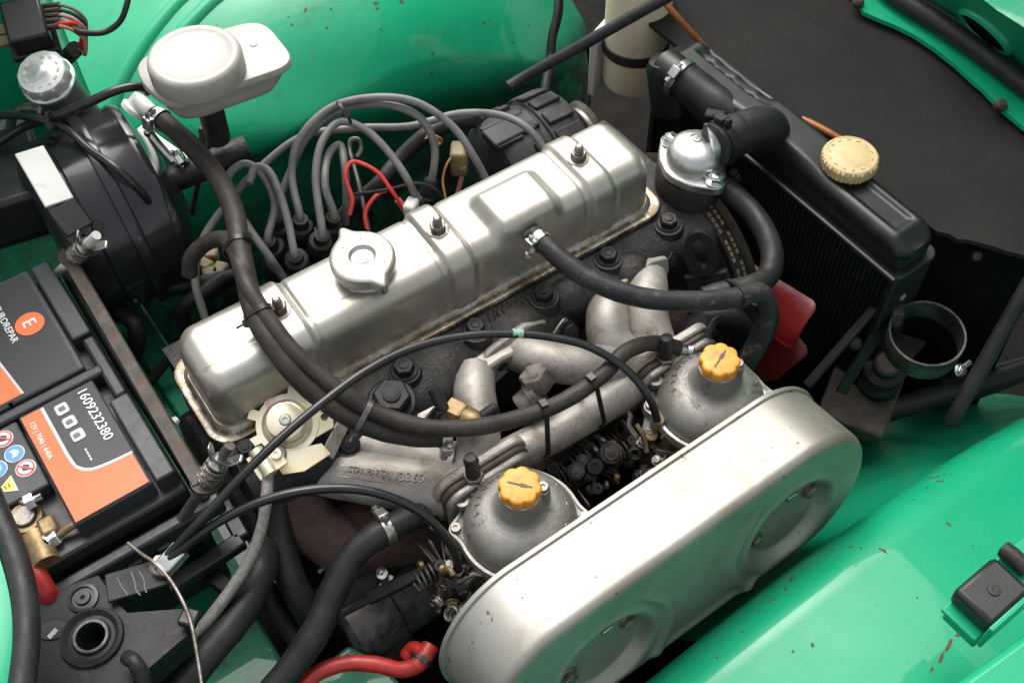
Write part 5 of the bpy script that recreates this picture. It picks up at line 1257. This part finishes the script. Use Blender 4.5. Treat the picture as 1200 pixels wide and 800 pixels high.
lead('grey ignition lead bent in a hairpin beside the black heater hose', 0, [(322, 240, .03), (308, 205, .045), (288, 192, .05), (270, 203, .048), (268, 228, .04), (290, 265, .03), (315, 300, .015), (332, 325, -.01)])
lead('grey ignition lead in a narrow loop beside the hairpin lead', 1, [(338, 262, .03), (326, 222, .045), (312, 198, .05), (300, 196, .05), (292, 215, .045)])
lead('short grey printed ignition lead with a red wire tied round it', 4, [(381, 218, .045), (386, 180, .05), (398, 170, .05), (404, 195, .045), (406, 235, .02), (405, 262, -.01)])
for lst, lab_, mt, px in (([(430, 268, .0), (428, 250, .01), (440, 230, .02), (455, 222, .02)], 'short red wire curling behind the rocker cover', 'red_wire', 5), ([(410, 252, .02), (413, 235, .03), (405, 205, .045), (412, 190, .05), (440, 200, .045), (460, 225, .03), (476, 250, .005)], 'red wire with a pink sleeve looping behind the rocker cover', 'red_wire', 5),
                     ([(415, 228, .02), (455, 222, .025), (490, 215, .03), (510, 222, .02), (520, 235, .0)], 'thin black wire crossing behind the rocker cover', 'rubber', 4)):
    hose('ignition_wire', lab_, 'wire', lst, px=px, mat=mt, pname='wire', seg=8)
t = thing('pink_sleeve', 'pink insulating sleeve on the red wire end', 'wire sleeve', U(473, 240, .01)); g = G(); g.tube([U(466, 234, .018), U(474, 244, .008), U(480, 252, .0)], [.0032, .004, .0042], 10); put('sleeve', g, 'wire_pink', t)
t = thing('dipstick', 'thin steel dipstick with a hooked end behind the leads', 'dipstick', U(430, 268, -.02)); g = G(); g.tube(catmull([U(432, 272, -.01), U(425, 235, .015), U(415, 195, .03), (U(410, 175, .035)), U(412, 164, .038), U(420, 164, .038), U(423, 175, .034), U(418, 184, .03)], 6), .0024, 10); put('dipstick_rod', g, 'dull_steel', t)
hose('alternator_loom', 'thick black taped wiring loom running down behind the plug leads', 'wiring harness', [(560, 140, .03), (530, 145, .02), (500, 158, .015), (470, 185, .0), (445, 215, -.01), (415, 240, -.03), (395, 262, -.05)], px=19, mat='rubber', pname='loom')
t = thing('plug_shroud', 'white plastic tab behind the rocker cover', 'tab', U(480, 245, .0)); g = G(); g.box(U(482, 243, .01), (.016, .012, .016), .6); put('tab_body', g, 'white_bracket', t, bevel=.003)
# ------------------------------------------------------------------ servo vacuum hose and companion hose
t, P, r = hose('servo_vacuum_hose', 'thick brown black vacuum hose from the brake servo over the rocker cover', 'hose', [(180, 135, .09), (198, 147, .09), (225, 172, .09), (255, 208, .09), (274, 248, .09), (281, 290, .09), (289, 330, .088), (300, 370, .082), (325, 412, .072), (360, 452, .055), (400, 482, .038), (445, 503, .024), (490, 511, .012), (528, 510, .004)], r=.0090, mat='rubber_old')
hose_clamp(P[4], P[5]-P[3], .0100, t, mat='bright_steel', side=V((-.5, -.7, .2)))
hose_clamp(P[-3], P[-1]-P[-4], .0100, t, mat='steel', side=V((.2, -1, -.3)))
t2, P2, r2 = hose('long_vacuum_hose', 'slim brown black hose lying beside the servo hose and along the balance pipe', 'hose', [(222, 322, .03), (224, 303, .045), (240, 286, .06), (262, 280, .075), (276, 296, .088), (290, 335, .092), (310, 368, .086), (342, 410, .074), (382, 446, .058), (430, 478, .042), (490, 499, .030), (550, 501, .020), (610, 489, .010), (660, 470, .006), (705, 440, .006), (735, 411, .004), (765, 402, -.004), (795, 408, -.016)], r=.0072, mat='rubber_old')
for px, py, tl, mt in ((270, 288, .0, 'plastic_black'), (306, 368, .014, 'plastic_black'), (424, 488, .012, 'dull_steel')):
    i = nearest(P, px, py); j = nearest(P2, px, py); pair_tie(P[i], r, P2[j], r2, P[i+1]-P[i-1], t2, tl, mt)
for px, py in ((640, 490), (696, 455)):
    j = nearest(P2, px, py); q = P2[j]; d = P2[j+1]-P2[j-1]; bq = PL(px + 8, py + 22, q - V((0, 0, .024)), V((0, 0, 1))); pair_tie(q, r2, U(px + 8, py + 16, -.033), .0168, d, t2)
g = G(); a = U(790, 407, -.014); b = U(808, 411, -.018); g.lathe(a, b-a, [(.0055, 0), (.0055, .01), (.0045, .012), (.006, .016), (.004, .018)], 14); put('pipe_spigot', g, 'steel', t2)

# ------------------------------------------------------------------ cables
hose('throttle_cable', 'black throttle cable arching across the cylinder head to the front carburettor', 'cable', [(197, 650, .02), (235, 610, .045), (285, 556, .062), (330, 512, .07), (375, 474, .072), (425, 437, .07), (475, 411, .062), (530, 396, .052), (590, 391, .042), (640, 394, .034), (690, 406, .024), (735, 434, .010), (762, 468, -.010), (770, 492, -.03)], r=.0036, mat='rubber_shiny', pname='cable_sheath')
g_ = hose('choke_cable', 'black choke cable arching over the alloy runner to the rear carburettor', 'cable', [(200, 655, .02), (235, 625, .035), (285, 596, .045), (335, 579, .05), (390, 572, .048), (440, 577, .04), (485, 595, .025), (515, 620, .005), (533, 648, -.02), (537, 668, -.04)], r=.0037, mat='rubber_shiny', pname='cable_sheath')
t = thing('cable_stop', 'bright square cable stop joining two black cables', 'cable stop', U(200, 662, .0))
a = U(188, 670, .014); b = U(213, 642, .022); d_ = (b-a).normalized(); g = G(); g.box((a+b)/2, ((b-a).length, .015, .010), 0, (d_, V((0, 0, 1)).cross(d_).normalized(), d_.cross(V((0, 0, 1)).cross(d_)).normalized())); put('stop_block', g, 'bright_steel', t, bevel=.0015)
t, P, r = hose('green_tag_sleeve', 'small green tape on the throttle cable', 'tape', [(600, 390.2, .0408), (606, 390.4, .0398), (613, 391.2, .0388)], r=.00385, mat='print_pale_green', pname='tape')
hose('braided_cable', 'pale grey braided cable hanging from the gold valve', 'cable', [(314, 555, .008), (312, 585, .0), (306, 620, -.015), (290, 660, -.03), (262, 702, -.04), (230, 742, -.05), (195, 778, -.06), (160, 812, -.07)], r=.0048, mat='braided', pname='cable_sheath')
hose('bowden_wire', 'thin bare spring wire cable crossing the black support bracket', 'cable', [(150, 636, .012), (165, 648, .015), (182, 660, .02), (200, 680, .02), (216, 708, .02), (224, 730, .018), (230, 760, .015), (237, 805, .012)], r=.0015, mat='dull_steel', pname='wire')
hose('servo_capillary', 'thin black pipe draped over the brake servo drum', 'pipe', [(-10, 172, .06), (30, 148, .08), (62, 138, .105), (100, 122, .12), (140, 105, .125), (165, 102, .12), (173, 108, .11)], r=.0042, mat='rubber_shiny', pname='pipe')
hose('servo_capillary', 'thin black pipe tied to its neighbour and dropping across the servo front', 'pipe', [(-10, 136, .08), (20, 136, .09), (45, 140, .10), (75, 150, .10), (105, 175, .095), (140, 200, .09), (165, 225, .07), (185, 255, .03), (200, 290, -.02)], r=.0034, mat='rubber_shiny', pname='pipe')
t = thing('capillary_tie', 'black tie binding two thin pipes above the servo', 'cable tie', U(62, 140, .1)); g = G(); zip_tie(U(62, 142, .103), U(80, 132, .11)-U(50, 145, .1), .008, t, name='tie_band')

# ------------------------------------------------------------------ pipes in the gap left of the engine
hose('bay_pipe', 'dark pipe running from the battery shelf toward the distributor', 'pipe', [(112, 347, -.05), (150, 342, -.05), (200, 337, -.05), (250, 330, -.06), (285, 322, -.08)], r=.0085, mat='rubber', pname='pipe')
hose('bay_pipe', 'black hose hooked round behind the battery clamp bar', 'hose', [(120, 372, -.06), (140, 368, -.05), (158, 380, -.05), (160, 405, -.07), (150, 430, -.1)], r=.0085, mat='rubber')
hose('bay_pipe', 'black hose curled below the grey lead beside the rocker cover', 'hose', [(262, 325, -.04), (235, 345, -.04), (215, 360, -.05), (216, 380, -.07), (235, 395, -.1)], r=.0075, mat='rubber')
hose('bay_pipe', 'slim black pipe angled down beside the rocker cover end', 'pipe', [(205, 412, -.08), (190, 430, -.09), (175, 448, -.1)], r=.005, mat='rubber', pname='pipe')
t = thing('wiring_cluster', 'yellowed wiring plugs down behind the hose tie', 'connector', U(252, 305, -.1))
for px, py in ((246, 300), (240, 312), (258, 318), (248, 322)):
    g = G(); g.box(U(px, py, -.08), (.018, .014, .014), px*.1); put('plug', g, 'ochre_plastic', t, bevel=.003)

# ------------------------------------------------------------------ gold plated valve
ev_ = thing('diverter_valve', 'gold zinc plated vacuum valve with a toothed rim at the cover corner', 'valve', U(335, 520, -.02))
vc = U(337, 497, .006); VN = V((-.12, -.30, .95)).normalized(); vu = V((1, 0, .12)); vu = (vu - VN*vu.dot(VN)).normalized(); vv = VN.cross(vu)
teeth = [math.radians(a) for a in (95, 130, 175, 48)]
R = []
def vr(a):
    r = .0262
    for t0 in teeth:
        dd = abs((a - t0 + pi) % (2*pi) - pi)
        if dd < .14: r += .0075
    return r
for h in (0, .0018): R.append([vc + VN*h + (vu*math.cos(a) + vv*math.sin(a))*vr(a) for a in [2*pi*k/180 for k in range(180)]])
g = G(); g.loft(R); put('toothed_plate', g, 'gold_zinc', ev_, bevel=.0004)
g = G(); g.prism([(.0, -.022), (.030, -.024), (.038, -.008), (.034, .012), (.020, .022), (.0, .02)], vc + VN*-.0012, vu, vv, .0018); put('ear_plate', g, 'gold_zinc', ev_, bevel=.0004)
g = G(); g.prism([(-.026, -.014), (.014, -.030), (.016, -.042), (-.010, -.042), (-.026, -.034)], vc + VN*.001, vu, vv, .0018); put('lower_plate', g, 'gold_zinc', ev_, bevel=.0004)
g = G(); g.lathe(vc + VN*.001, VN, [(.0215, 0), (.0205, .003), (.0185, .0045), (.0172, .003), (.0168, .0035), (.0165, .0125), (.0155, .0142), (.0140, .0148), (.0050, .0150), (.0045, .0140), (0, .0140)], 48); put('valve_dome', g, 'gold_zinc', ev_)
bolt('dome_screw', 'steel', vc + VN*.0145, VN, .0045, ev_, 'screw')
bolt('plate_rivet', 'dull_steel', vc + vu*-.019 - vv*.018 + VN*.003, VN, .006, ev_, 'screw')
for a, b in ((.030, -.004), (.0285, -.012)):
    g = G(); g.lathe(vc + vu*a + vv*b + VN*.0008, VN, [(.0032, 0), (.003, .0005), (.0015, .0002), (0, .0002)], 16); put('rivet_hole', g, 'steel' if a == .03 else 'label_black', ev_)
bp = U(313, 540, .012); g = G(); g.box(bp, (.026, .022, .0025), 0, (vu, vv, VN)); put('cable_bracket', g, 'gold_zinc', ev_, bevel=.0006)
g = G(); g.cyl(bp - vv*.012 - vu*.003 + VN*.004, bp + vv*.012 - vu*.003 + VN*.004, .0062, 16); put('cable_ferrule', g, 'gold_zinc', ev_)
bolt('bracket_screw', 'gold_zinc', bp + vu*.009 + VN*.0012, VN, .0048, ev_, 'screw')
g = G(); g.tube([vc - VN*.001, vc - VN*.05], .011, 14); put('valve_stem', g, 'dull_steel', ev_)
bolt('black_nut', 'black_satin', U(288, 526, .0), (0, -.2, 1), .0075, ev_, 'hexbolt')
g = G(); g.prism([(-.018, -.006), (.02, -.006), (.025, .0), (.02, .006), (-.018, .006)], U(393, 512, -.006), V((.8, .55, .1)).normalized(), V((-.4, .5, .7)).normalized(), .003); put('strap_tab', g, 'cast_alu', ev_, bevel=.0006)

# ------------------------------------------------------------------ lower left hoses, bracket, starter
hose('heater_hose', 'thick black heater hose dropping beside the gold valve', 'hose', [(322, 572, -.05), (324, 600, -.06), (330, 640, -.075), (342, 680, -.09), (358, 712, -.11), (375, 740, -.14)], r=.0125, mat='rubber')
hose('heater_hose', 'thick black heater hose sweeping from under the manifold out past the chassis rail', 'hose', [(316, 610, -.085), (312, 645, -.07), (307, 668, -.062), (296, 695, -.06), (270, 735, -.055), (240, 770, -.05), (205, 815, -.05)], r=.0125, mat='rubber')
t, P, r = hose('heater_hose', 'thick black heater hose with a worm clamp below the alloy runner', 'hose', [(492, 600, -.05), (470, 612, -.045), (440, 628, -.045), (412, 652, -.05), (392, 690, -.06), (375, 730, -.07), (350, 770, -.08), (318, 812, -.09)], r=.0122, mat='rubber')
hose_clamp(U(452, 621, -.045), P[12]-P[8], .0125, t, side=V((-.3, .4, .8)))
hose('heater_hose', 'dark slim hose behind the heater hoses beside the exhaust', 'hose', [(308, 680, -.10), (322, 710, -.12), (345, 745, -.14), (360, 775, -.16)], r=.0085, mat='rubber')
hose('starter_cable', 'red battery cable with worn white print on the starter side', 'cable', [(345, 812, -.10), (372, 788, -.10), (405, 777, -.10), (440, 778, -.10), (470, 784, -.105), (490, 778, -.11), (494, 766, -.115), (484, 760, -.12), (476, 770, -.125)], r=.0068, mat='red_cable', pname='cable_sheath')
t = thing('starter_cable_lug', 'red booted end of the starter cable', 'cable end', U(500, 765, -.13)); g = G(); g.tube(catmull([U(488, 780, -.108), U(497, 770, -.106), U(505, 756, -.105)], 6), .0075, 14); put('boot', g, 'red_cable', t); zip_tie(U(494, 772, -.107), U(500, 762, -.106)-U(490, 778, -.108), .0085, t)
st = thing('starter_motor', 'grimy cylindrical starter motor deep below the carburettor', 'starter motor', U(450, 720, -.2))
a = U(400, 745, -.17); b = U(520, 665, -.17); d_ = (b-a).normalized(); g = G(); g.lathe(a, d_, [(.0, 0), (.03, .002), (.036, .008), (.036, .05), (.0335, .052), (.0335, .13), (.03, .14), (0, .141)], 36); put('motor_body', g, 'motor_steel', st)
g = G(); g.lathe(a + V((-.02, .02, .03)), d_, [(0, 0), (.018, .002), (.02, .01), (.02, .08), (.012, .09), (0, .091)], 24); put('solenoid', g, 'cast_iron', st)
bolt('terminal_screw', 'bright_steel', U(447, 672, -.12), (0, -.3, 1), .0058, st, 'screw')
g = G(); g.box(U(452, 684, -.128), (.018, .010, .006), .6); put('terminal_clip', g, 'steel', st, bevel=.001)
hose('kickdown_rod', 'black ribbed sleeve rod pointing at the rear carburettor', 'rod', [(392, 722, -.10), (410, 713, -.10), (425, 705, -.098), (436, 700, -.096)], r=.004, mat='rubber', pname='rod_end')
t = thing('linkage_sleeve', 'black square section rubber sleeve on the throttle rod', 'sleeve', U(470, 685, -.1)); a = U(430, 702, -.098); b = U(512, 662, -.088); d_ = (b-a).normalized(); w_ = V((0, 0, 1)).cross(d_).normalized(); g = G(); g.box((a+b)/2, ((b-a).length, .011, .009), 0, (d_, w_, d_.cross(w_))); put('sleeve_body', g, 'rubber', t, bevel=.002)
# black support bracket
br_ = thing('support_bracket', 'black pressed steel support bracket with a large bushed hole', 'bracket', U(110, 740, -.04))
bz = .0; outl = [(22, 705), (115, 672), (140, 706), (150, 717), (216, 712), (222, 744), (205, 758), (150, 806), (140, 840), (20, 860), (10, 760)]
P = [U(x, y, bz) for x, y in outl]; hc = U(108, 747, bz)
g = G(); NA = 48
def outer_at(a):
    d_ = V((math.cos(a), math.sin(a), 0)); best = .3
    for i in range(len(P)):
        p, q = P[i]-hc, P[(i+1) % len(P)]-hc; e = q-p; den = d_.x*e.y - d_.y*e.x
        if abs(den) < 1e-9: continue
        t = (p.x*e.y - p.y*e.x)/den; s = (p.x*d_.y - p.y*d_.x)/den
        if t > 0 and -.001 <= s <= 1.001: best = min(best, t)
    return hc + d_*best
AN = sorted(set([round(2*pi*k/96, 5) for k in range(96)] + [round(math.atan2((p-hc).y, (p-hc).x) % (2*pi), 5) for p in P]))
R = []
for f, h in ((0.0, -.028),): R.append([outer_at(a) + V((0, 0, h)) for a in AN])
R.append([outer_at(a) + V((0, 0, -.004)) for a in AN]); R.append([hc + (outer_at(a)-hc)*.975 for a in AN])
for rr, h in ((.0240, 0), (.0232, .003), (.0208, .0042), (.0190, .0025), (.0172, .001), (.0145, .0012), (.0130, .0035), (.0112, .0035), (.0104, .0), (.0102, -.03)): R.append([hc + V((math.cos(a)*rr, math.sin(a)*rr, h)) for a in AN])
g.loft(R, caps=False); put('bracket_plate', g.mesh('bracket_plate', 30), 'black_satin', br_)
g = G(); g.lathe(hc, (0, 0, 1), [(.0134, .0012), (.0131, .0042), (.0110, .0042), (.0106, -.01)], 36, caps=False); put('bush', g, 'motor_steel', br_)
g = G(); g.lathe(U(98, 701, .0), (0, 0, 1), [(.012, 0), (.0115, .002), (.009, .0025), (.0085, .001), (.006, .001), (.0055, .003), (.002, .003), (0, .001)], 28); put('plug_washer', g, 'plastic_black', br_)
g = G(); g.prism([(x*.011, y*.0075) for x, y in circ(1, 20)], U(62, 738, .0006), V((1, -.5, 0)).normalized(), V((.5, 1, 0)).normalized(), .0006); put('slot_hole', g, 'label_black', br_)
g = G(); g.box(U(62, 742, .0012), (.008, .004, .001), .4); put('worn_edge', g, 'steel', br_)
A = U(125, 690, .006); B = U(198, 668, .006); d_ = (B-A).normalized(); w_ = V((0, 0, 1)).cross(d_)
g = G(); g.box((A+B)/2, ((B-A).length, .024, .0035), 0, (d_, w_, V((0, 0, 1)))); put('lug_plate', g, 'black_satin', br_, bevel=.001)
for x0, pts in ((0, ((154, 670), (158, 682), (160, 692), (165, 697))), (1, ((163, 669), (169, 680), (170, 690), (172, 694))), (2, ((137, 676), (142, 686), (150, 697)))):
    g = G(); g.tube(catmull([U(x, y, .0079) for x, y in pts], 4), .0006, 5); put('scratch', g, 'cable_grey', br_)
g = G(); q = U(189, 662, .012); g.lathe(q, (0, 0, 1), [(.009, -.006), (.009, .001), (.0075, .002)], 20); g.hexa(q + V((0, 0, .001)), (0, 0, 1), .006, .007); put('clamp_screw', g, 'dull_steel', br_)
g = G(); g.box(U(222, 724, .008), (.014, .014, .008), .7); put('wire_clip', g, 'plastic_black', br_, bevel=.002)
hose('drain_tube', 'short black tube standing up behind the support bracket', 'tube', [(150, 770, .01), (158, 776, .018), (166, 790, .012), (172, 815, .0)], r=.0058, mat='rubber', pname='tube')
t = thing('battery_tray_stay', 'dark angled stay under the battery tray', 'stay', U(250, 660, -.12))
for a_, b_ in (((196, 690, -.06), (285, 632, -.06)), ((285, 632, -.06), (262, 590, -.06)), ((205, 640, -.08), (268, 690, -.08))):
    A, B = U(*a_), U(*b_); d_ = (B-A).normalized(); w_ = V((0, 0, 1)).cross(d_).normalized(); g = G(); g.box((A+B)/2, ((B-A).length, .014, .012), 0, (d_, w_, V((0, 0, 1)))); put('stay_bar', g, 'plastic_black', t, bevel=.002)

# ------------------------------------------------------------------ throttle linkage between the carburettors
lk = thing('throttle_linkage', 'oily black throttle linkage shaft with springs between the carburettors', 'throttle linkage', U(690, 540, -.12))
A = U(625, 575, -.085); B = U(775, 480, -.085); d_ = (B-A).normalized(); g = G(); g.cyl(A, B, .006, 14); put('shaft', g, 'black_satin', lk)
g = G(); g.cyl(A + (B-A)*.72, A + (B-A)*.95, .0125, 18); put('shaft_sleeve', g, 'rubber', lk)
for f0, f1, r_, tn in ((.10, .24, .010, 5), (.28, .42, .013, 4), (.50, .66, .011, 5)):
    u, v, a_ = frame(d_); n_ = tn*14
    g = G(); g.tube([A + (B-A)*(f0 + (f1-f0)*k/n_) + (u*math.cos(2*pi*k/14) + v*math.sin(2*pi*k/14))*r_ for k in range(n_+1)], .0013, 6); put('torsion_spring', g, 'motor_steel', lk)
for k, (px, py, rr) in enumerate(((648, 548, .006), (675, 552, .006), (697, 546, .0075), (716, 530, .008), (700, 572, .005), (683, 540, .005))):
    bolt('linkage_screw', ('black_satin', 'motor_steel')[k % 2], U(px, py, -.07), (-.3, -.4, .8), rr, lk, ('screw', 'hexbolt')[k % 2])
for px, py, px2, py2 in ((692, 520, 702, 534), (698, 510, 714, 522), (640, 560, 660, 585), (735, 478, 742, 498)):
    g = G(); P = [U(px, py, -.065), U((px+px2)/2+2, (py+py2)/2, -.062), U(px2, py2, -.075)]; g.tube(catmull(P, 4), .0022, 8); put('link_rod', g, 'dull_steel', lk)
g = G(); g.box(U(760, 500, -.05), (.022, .010, .012), .7); put('cable_anchor', g, 'cable_grey', lk, bevel=.001)
g = G(); g.lathe(U(762, 510, -.05), (0, -.2, 1), [(.0065, -.006), (.0065, .004), (.004, .005)], 16); put('anchor_nut', g, 'brass', lk)
g = G(); g.lathe(U(771, 493, -.035), (0, -.2, 1), [(.0055, -.012), (.0055, .004), (.0045, .005)], 16); put('cable_ferrule', g, 'ochre_plastic', lk)
g = G(); g.tube(catmull([U(728, 476, -.05), U(738, 486, -.05), U(737, 498, -.055), U(746, 512, -.06)], 5), .0028, 8); put('link_rod', g, 'dull_steel', lk)

# ------------------------------------------------------------------ right side: ring bracket, mount, stays, catch
rg = thing('ring_bracket', 'empty dull steel clamp ring beside the radiator', 'bracket', U(1085, 400, -.12))
rcx = U(1083, 398, -.085); R = []
ru = V((1, 0, 0)); rn = V((-.10, -.06, 1)).normalized(); ru = (ru - rn*ru.dot(rn)).normalized(); rv = rn.cross(ru)
for rr, h in ((.0340, -.013), (.0340, .013), (.0362, .013), (.0362, -.013), (.0340, -.013)): R.append([rcx + rn*h + (ru*math.cos(a) + rv*math.sin(a))*rr for a in [2*pi*k/64 for k in range(64)]])
g = G(); g.loft(R, caps=False); put('ring_band', g, 'motor_steel', rg)
bolt('clamp_bolt', 'steel', U(1125, 434, -.085), (0, -.6, .8), .005, rg, 'hexbolt')
g = G(); g.cyl(U(1120, 436, -.085), U(1137, 424, -.083), .0025, 8); put('clamp_stud', g, 'steel', rg)
g = G(); g.box(U(1048, 362, -.075), (.03, .012, .022), .9); put('mount_tab', g, 'rusty_steel', rg, bevel=.002)
mt_ = thing('engine_mount_bolt', 'rusty headed rubber buffer mount in the dark corner by the radiator', 'mount', U(1020, 440, -.2))
a = U(1038, 430, -.13); g = G(); g.lathe(a, V((-.25, -.15, .95)), [(.022, -.05), (.022, -.035), (.016, -.03), (.016, -.02), (.02, -.018), (.02, -.004), (.013, 0), (.0125, .008), (.009, .010), (0, .0105)], 28); put('buffer', g, 'black_satin', mt_)
g = G(); g.lathe(a + V((-.25, -.15, .95))*.0085, V((-.25, -.15, .95)), [(.013, 0), (.0125, .006), (.010, .008), (0, .0082)], 24); put('rusty_head', g, 'rusty_steel', mt_)
g = G(); g.box(U(1010, 460, -.19), (.10, .07, .02), .5); put('mount_plate', g, 'rusty_steel', mt_, bevel=.004)
g = G(); A = U(1040, 455, -.2); g.prism([(0, 0), (.09, .02), (.13, .07), (.05, .08)], A, V((1, 0, 0)), V((0, 1, 0)), .006); put('side_plate', g, 'rusty_steel', mt_)
for lab_, lst, r_ in (('black pipe along the edge of the green skirt', [(978, 495, -.21), (1010, 489, -.205), (1050, 478, -.2), (1100, 464, -.2), (1140, 455, -.2), (1210, 430, -.2)], .012), ('dim pipe behind the slanted stay rod', [(1100, 452, -.23), (1150, 440, -.23), (1210, 425, -.23)], .010)):
    hose('chassis_pipe', lab_, 'pipe', lst, r=r_, mat='rubber', pname='pipe')
hose('bonnet_stay', 'black slanted stay rod disappearing behind the green wheel arch', 'rod', [(1116, 496, -.12), (1124, 478, -.105), (1150, 432, -.075), (1180, 378, -.04), (1215, 318, .0)], px=19, mat='rubber', pname='rod_sleeve')
t = thing('radiator_stay', 'thin black stay strip slanting down from the radiator tank', 'stay', U(950, 450, -.2))
for a_, b_, w_ in (((1078, 300, -.03), (945, 452, -.12), .010), ((1055, 345, -.06), (985, 460, -.15), .012)):
    A, B = U(*a_), U(*b_); d_ = (B-A).normalized(); s_ = d_.cross(V((.6, .2, .7))).normalized(); g = G(); g.box((A+B)/2, ((B-A).length, w_, .004), 0, (d_, s_, d_.cross(s_))); put('strip', g, 'black_satin', t, bevel=.001)
bolt('stay_bolt', 'black_satin', U(1002, 402, -.09), (-.5, -.5, .7), .005, t, 'hexbolt'); bolt('stay_bolt', 'dull_steel', U(1054, 345, -.05), (-.2, -.6, .7), .005, t, 'hexbolt')
bolt('tank_screw', 'dull_steel', U(1083, 307, -.03), (-.2, -.6, .7), .0045, rad, 'hexbolt')
# bonnet catch block on the near arch
bc_ = thing('bonnet_buffer', 'black plastic buffer block on a green bracket on the wheel arch', 'buffer', U(1165, 700, .02))
zb = .055; A = U(1128, 704, zb); B = U(1165, 672, zb); C_ = U(1192, 695, zb); X_ = (B-A).normalized(); Y_ = V((0, 0, 1)).cross(X_)
cen = U(1160, 697, zb - .006)
g = G(); g.box(cen, (.044, .034, .018), 0, (X_, Y_, V((0, 0, 1)))); put('buffer_block', g, 'plastic_black', bc_, bevel=.004)
g = G(); g.box(cen - Y_*.018 + X_*.004 - V((0, 0, .004)), (.06, .004, .03), 0, (X_, Y_, V((0, 0, 1)))); put('bracket_side', g, 'green_clean', bc_, bevel=.001)
g = G(); g.box(cen - X_*.010 - V((0, 0, .011)), (.040, .030, .004), 0, (X_, Y_, V((0, 0, 1)))); put('bracket_base', g, 'green_clean', bc_, bevel=.001)
g = G(); g.box(cen + X_*.045 - V((0, 0, .002)), (.05, .030, .004), 0, (X_, Y_, V((0, 0, 1)))); put('bracket_arm', g, 'green_clean', bc_, bevel=.001)
g = G(); g.box(cen + X_*.0 - V((0, 0, .03)), (.03, .03, .035), 0, (X_, Y_, V((0, 0, 1)))); put('bracket_foot', g, 'green_clean', bc_, bevel=.002)
g = G(); g.lathe(cen + V((0, 0, .0088)), (0, 0, 1), [(.005, 0), (.0045, .0012), (.002, .0016), (0, .001)], 18); put('buffer_pin', g, 'rubber_old', bc_)
g = G(); g.tube([U(1176, 643, zb), U(1187, 651, zb+.002), U(1204, 668, zb)], .0065, 12); put('latch_rod', g, 'rubber', bc_)

# small levers, screws, pins and springs crowding the linkages
def clutter(parent, n, box, z0, z1, seed):
    rnd = random.Random(seed); x0, y0, x1, y1 = box
    for k in range(n):
        f = rnd.random(); px = x0 + (x1-x0)*rnd.random(); py = y0 + (y1-y0)*rnd.random(); p = U(px, py, z0 + (z1-z0)*rnd.random())
        ax = V((rnd.uniform(-1, 1), rnd.uniform(-1, .3), rnd.uniform(-.2, 1))).normalized(); mt = rnd.choice(['motor_steel', 'black_satin', 'black_satin', 'motor_steel', 'brass', 'dull_steel'])
        if f < .35: bolt('linkage_screw', mt, p, ax, rnd.uniform(.003, .0055), parent, rnd.choice(['screw', 'hexbolt']))
        elif f < .6:
            u, v, a = frame(ax); g = G(); L = rnd.uniform(.012, .028); g.prism([(-.004, -.003), (L, -.0025), (L+.002, 0), (L, .0025), (-.004, .003)], p, u, v, .0016); put('lever', g, mt, parent, bevel=.0004)
        elif f < .82:
            g = G(); q = p + ax*rnd.uniform(.012, .03); g.tube(catmull([p, (p+q)/2 + V((rnd.uniform(-.006, .006), 0, .004)), q], 4), rnd.uniform(.0014, .0026), 8); put('link_rod', g, mt, parent)
        else:
            u, v, a = frame(ax); n_ = 56; g = G(); r_ = rnd.uniform(.004, .007); g.tube([p + a*(.022*i/n_) + (u*math.cos(i*.7) + v*math.sin(i*.7))*r_ for i in range(n_)], .0009, 5); put('return_spring', g, 'motor_steel', parent)
carbs = [o for o in scene.objects if o.name.startswith('carburettor') and o.type == 'EMPTY']
clutter(carbs[0], 34, (502, 640, 552, 722), -.085, -.035, 3)
clutter(carbs[1], 24, (735, 480, 790, 560), -.09, -.05, 5)
clutter(lk, 22, (640, 500, 740, 580), -.11, -.07, 9)
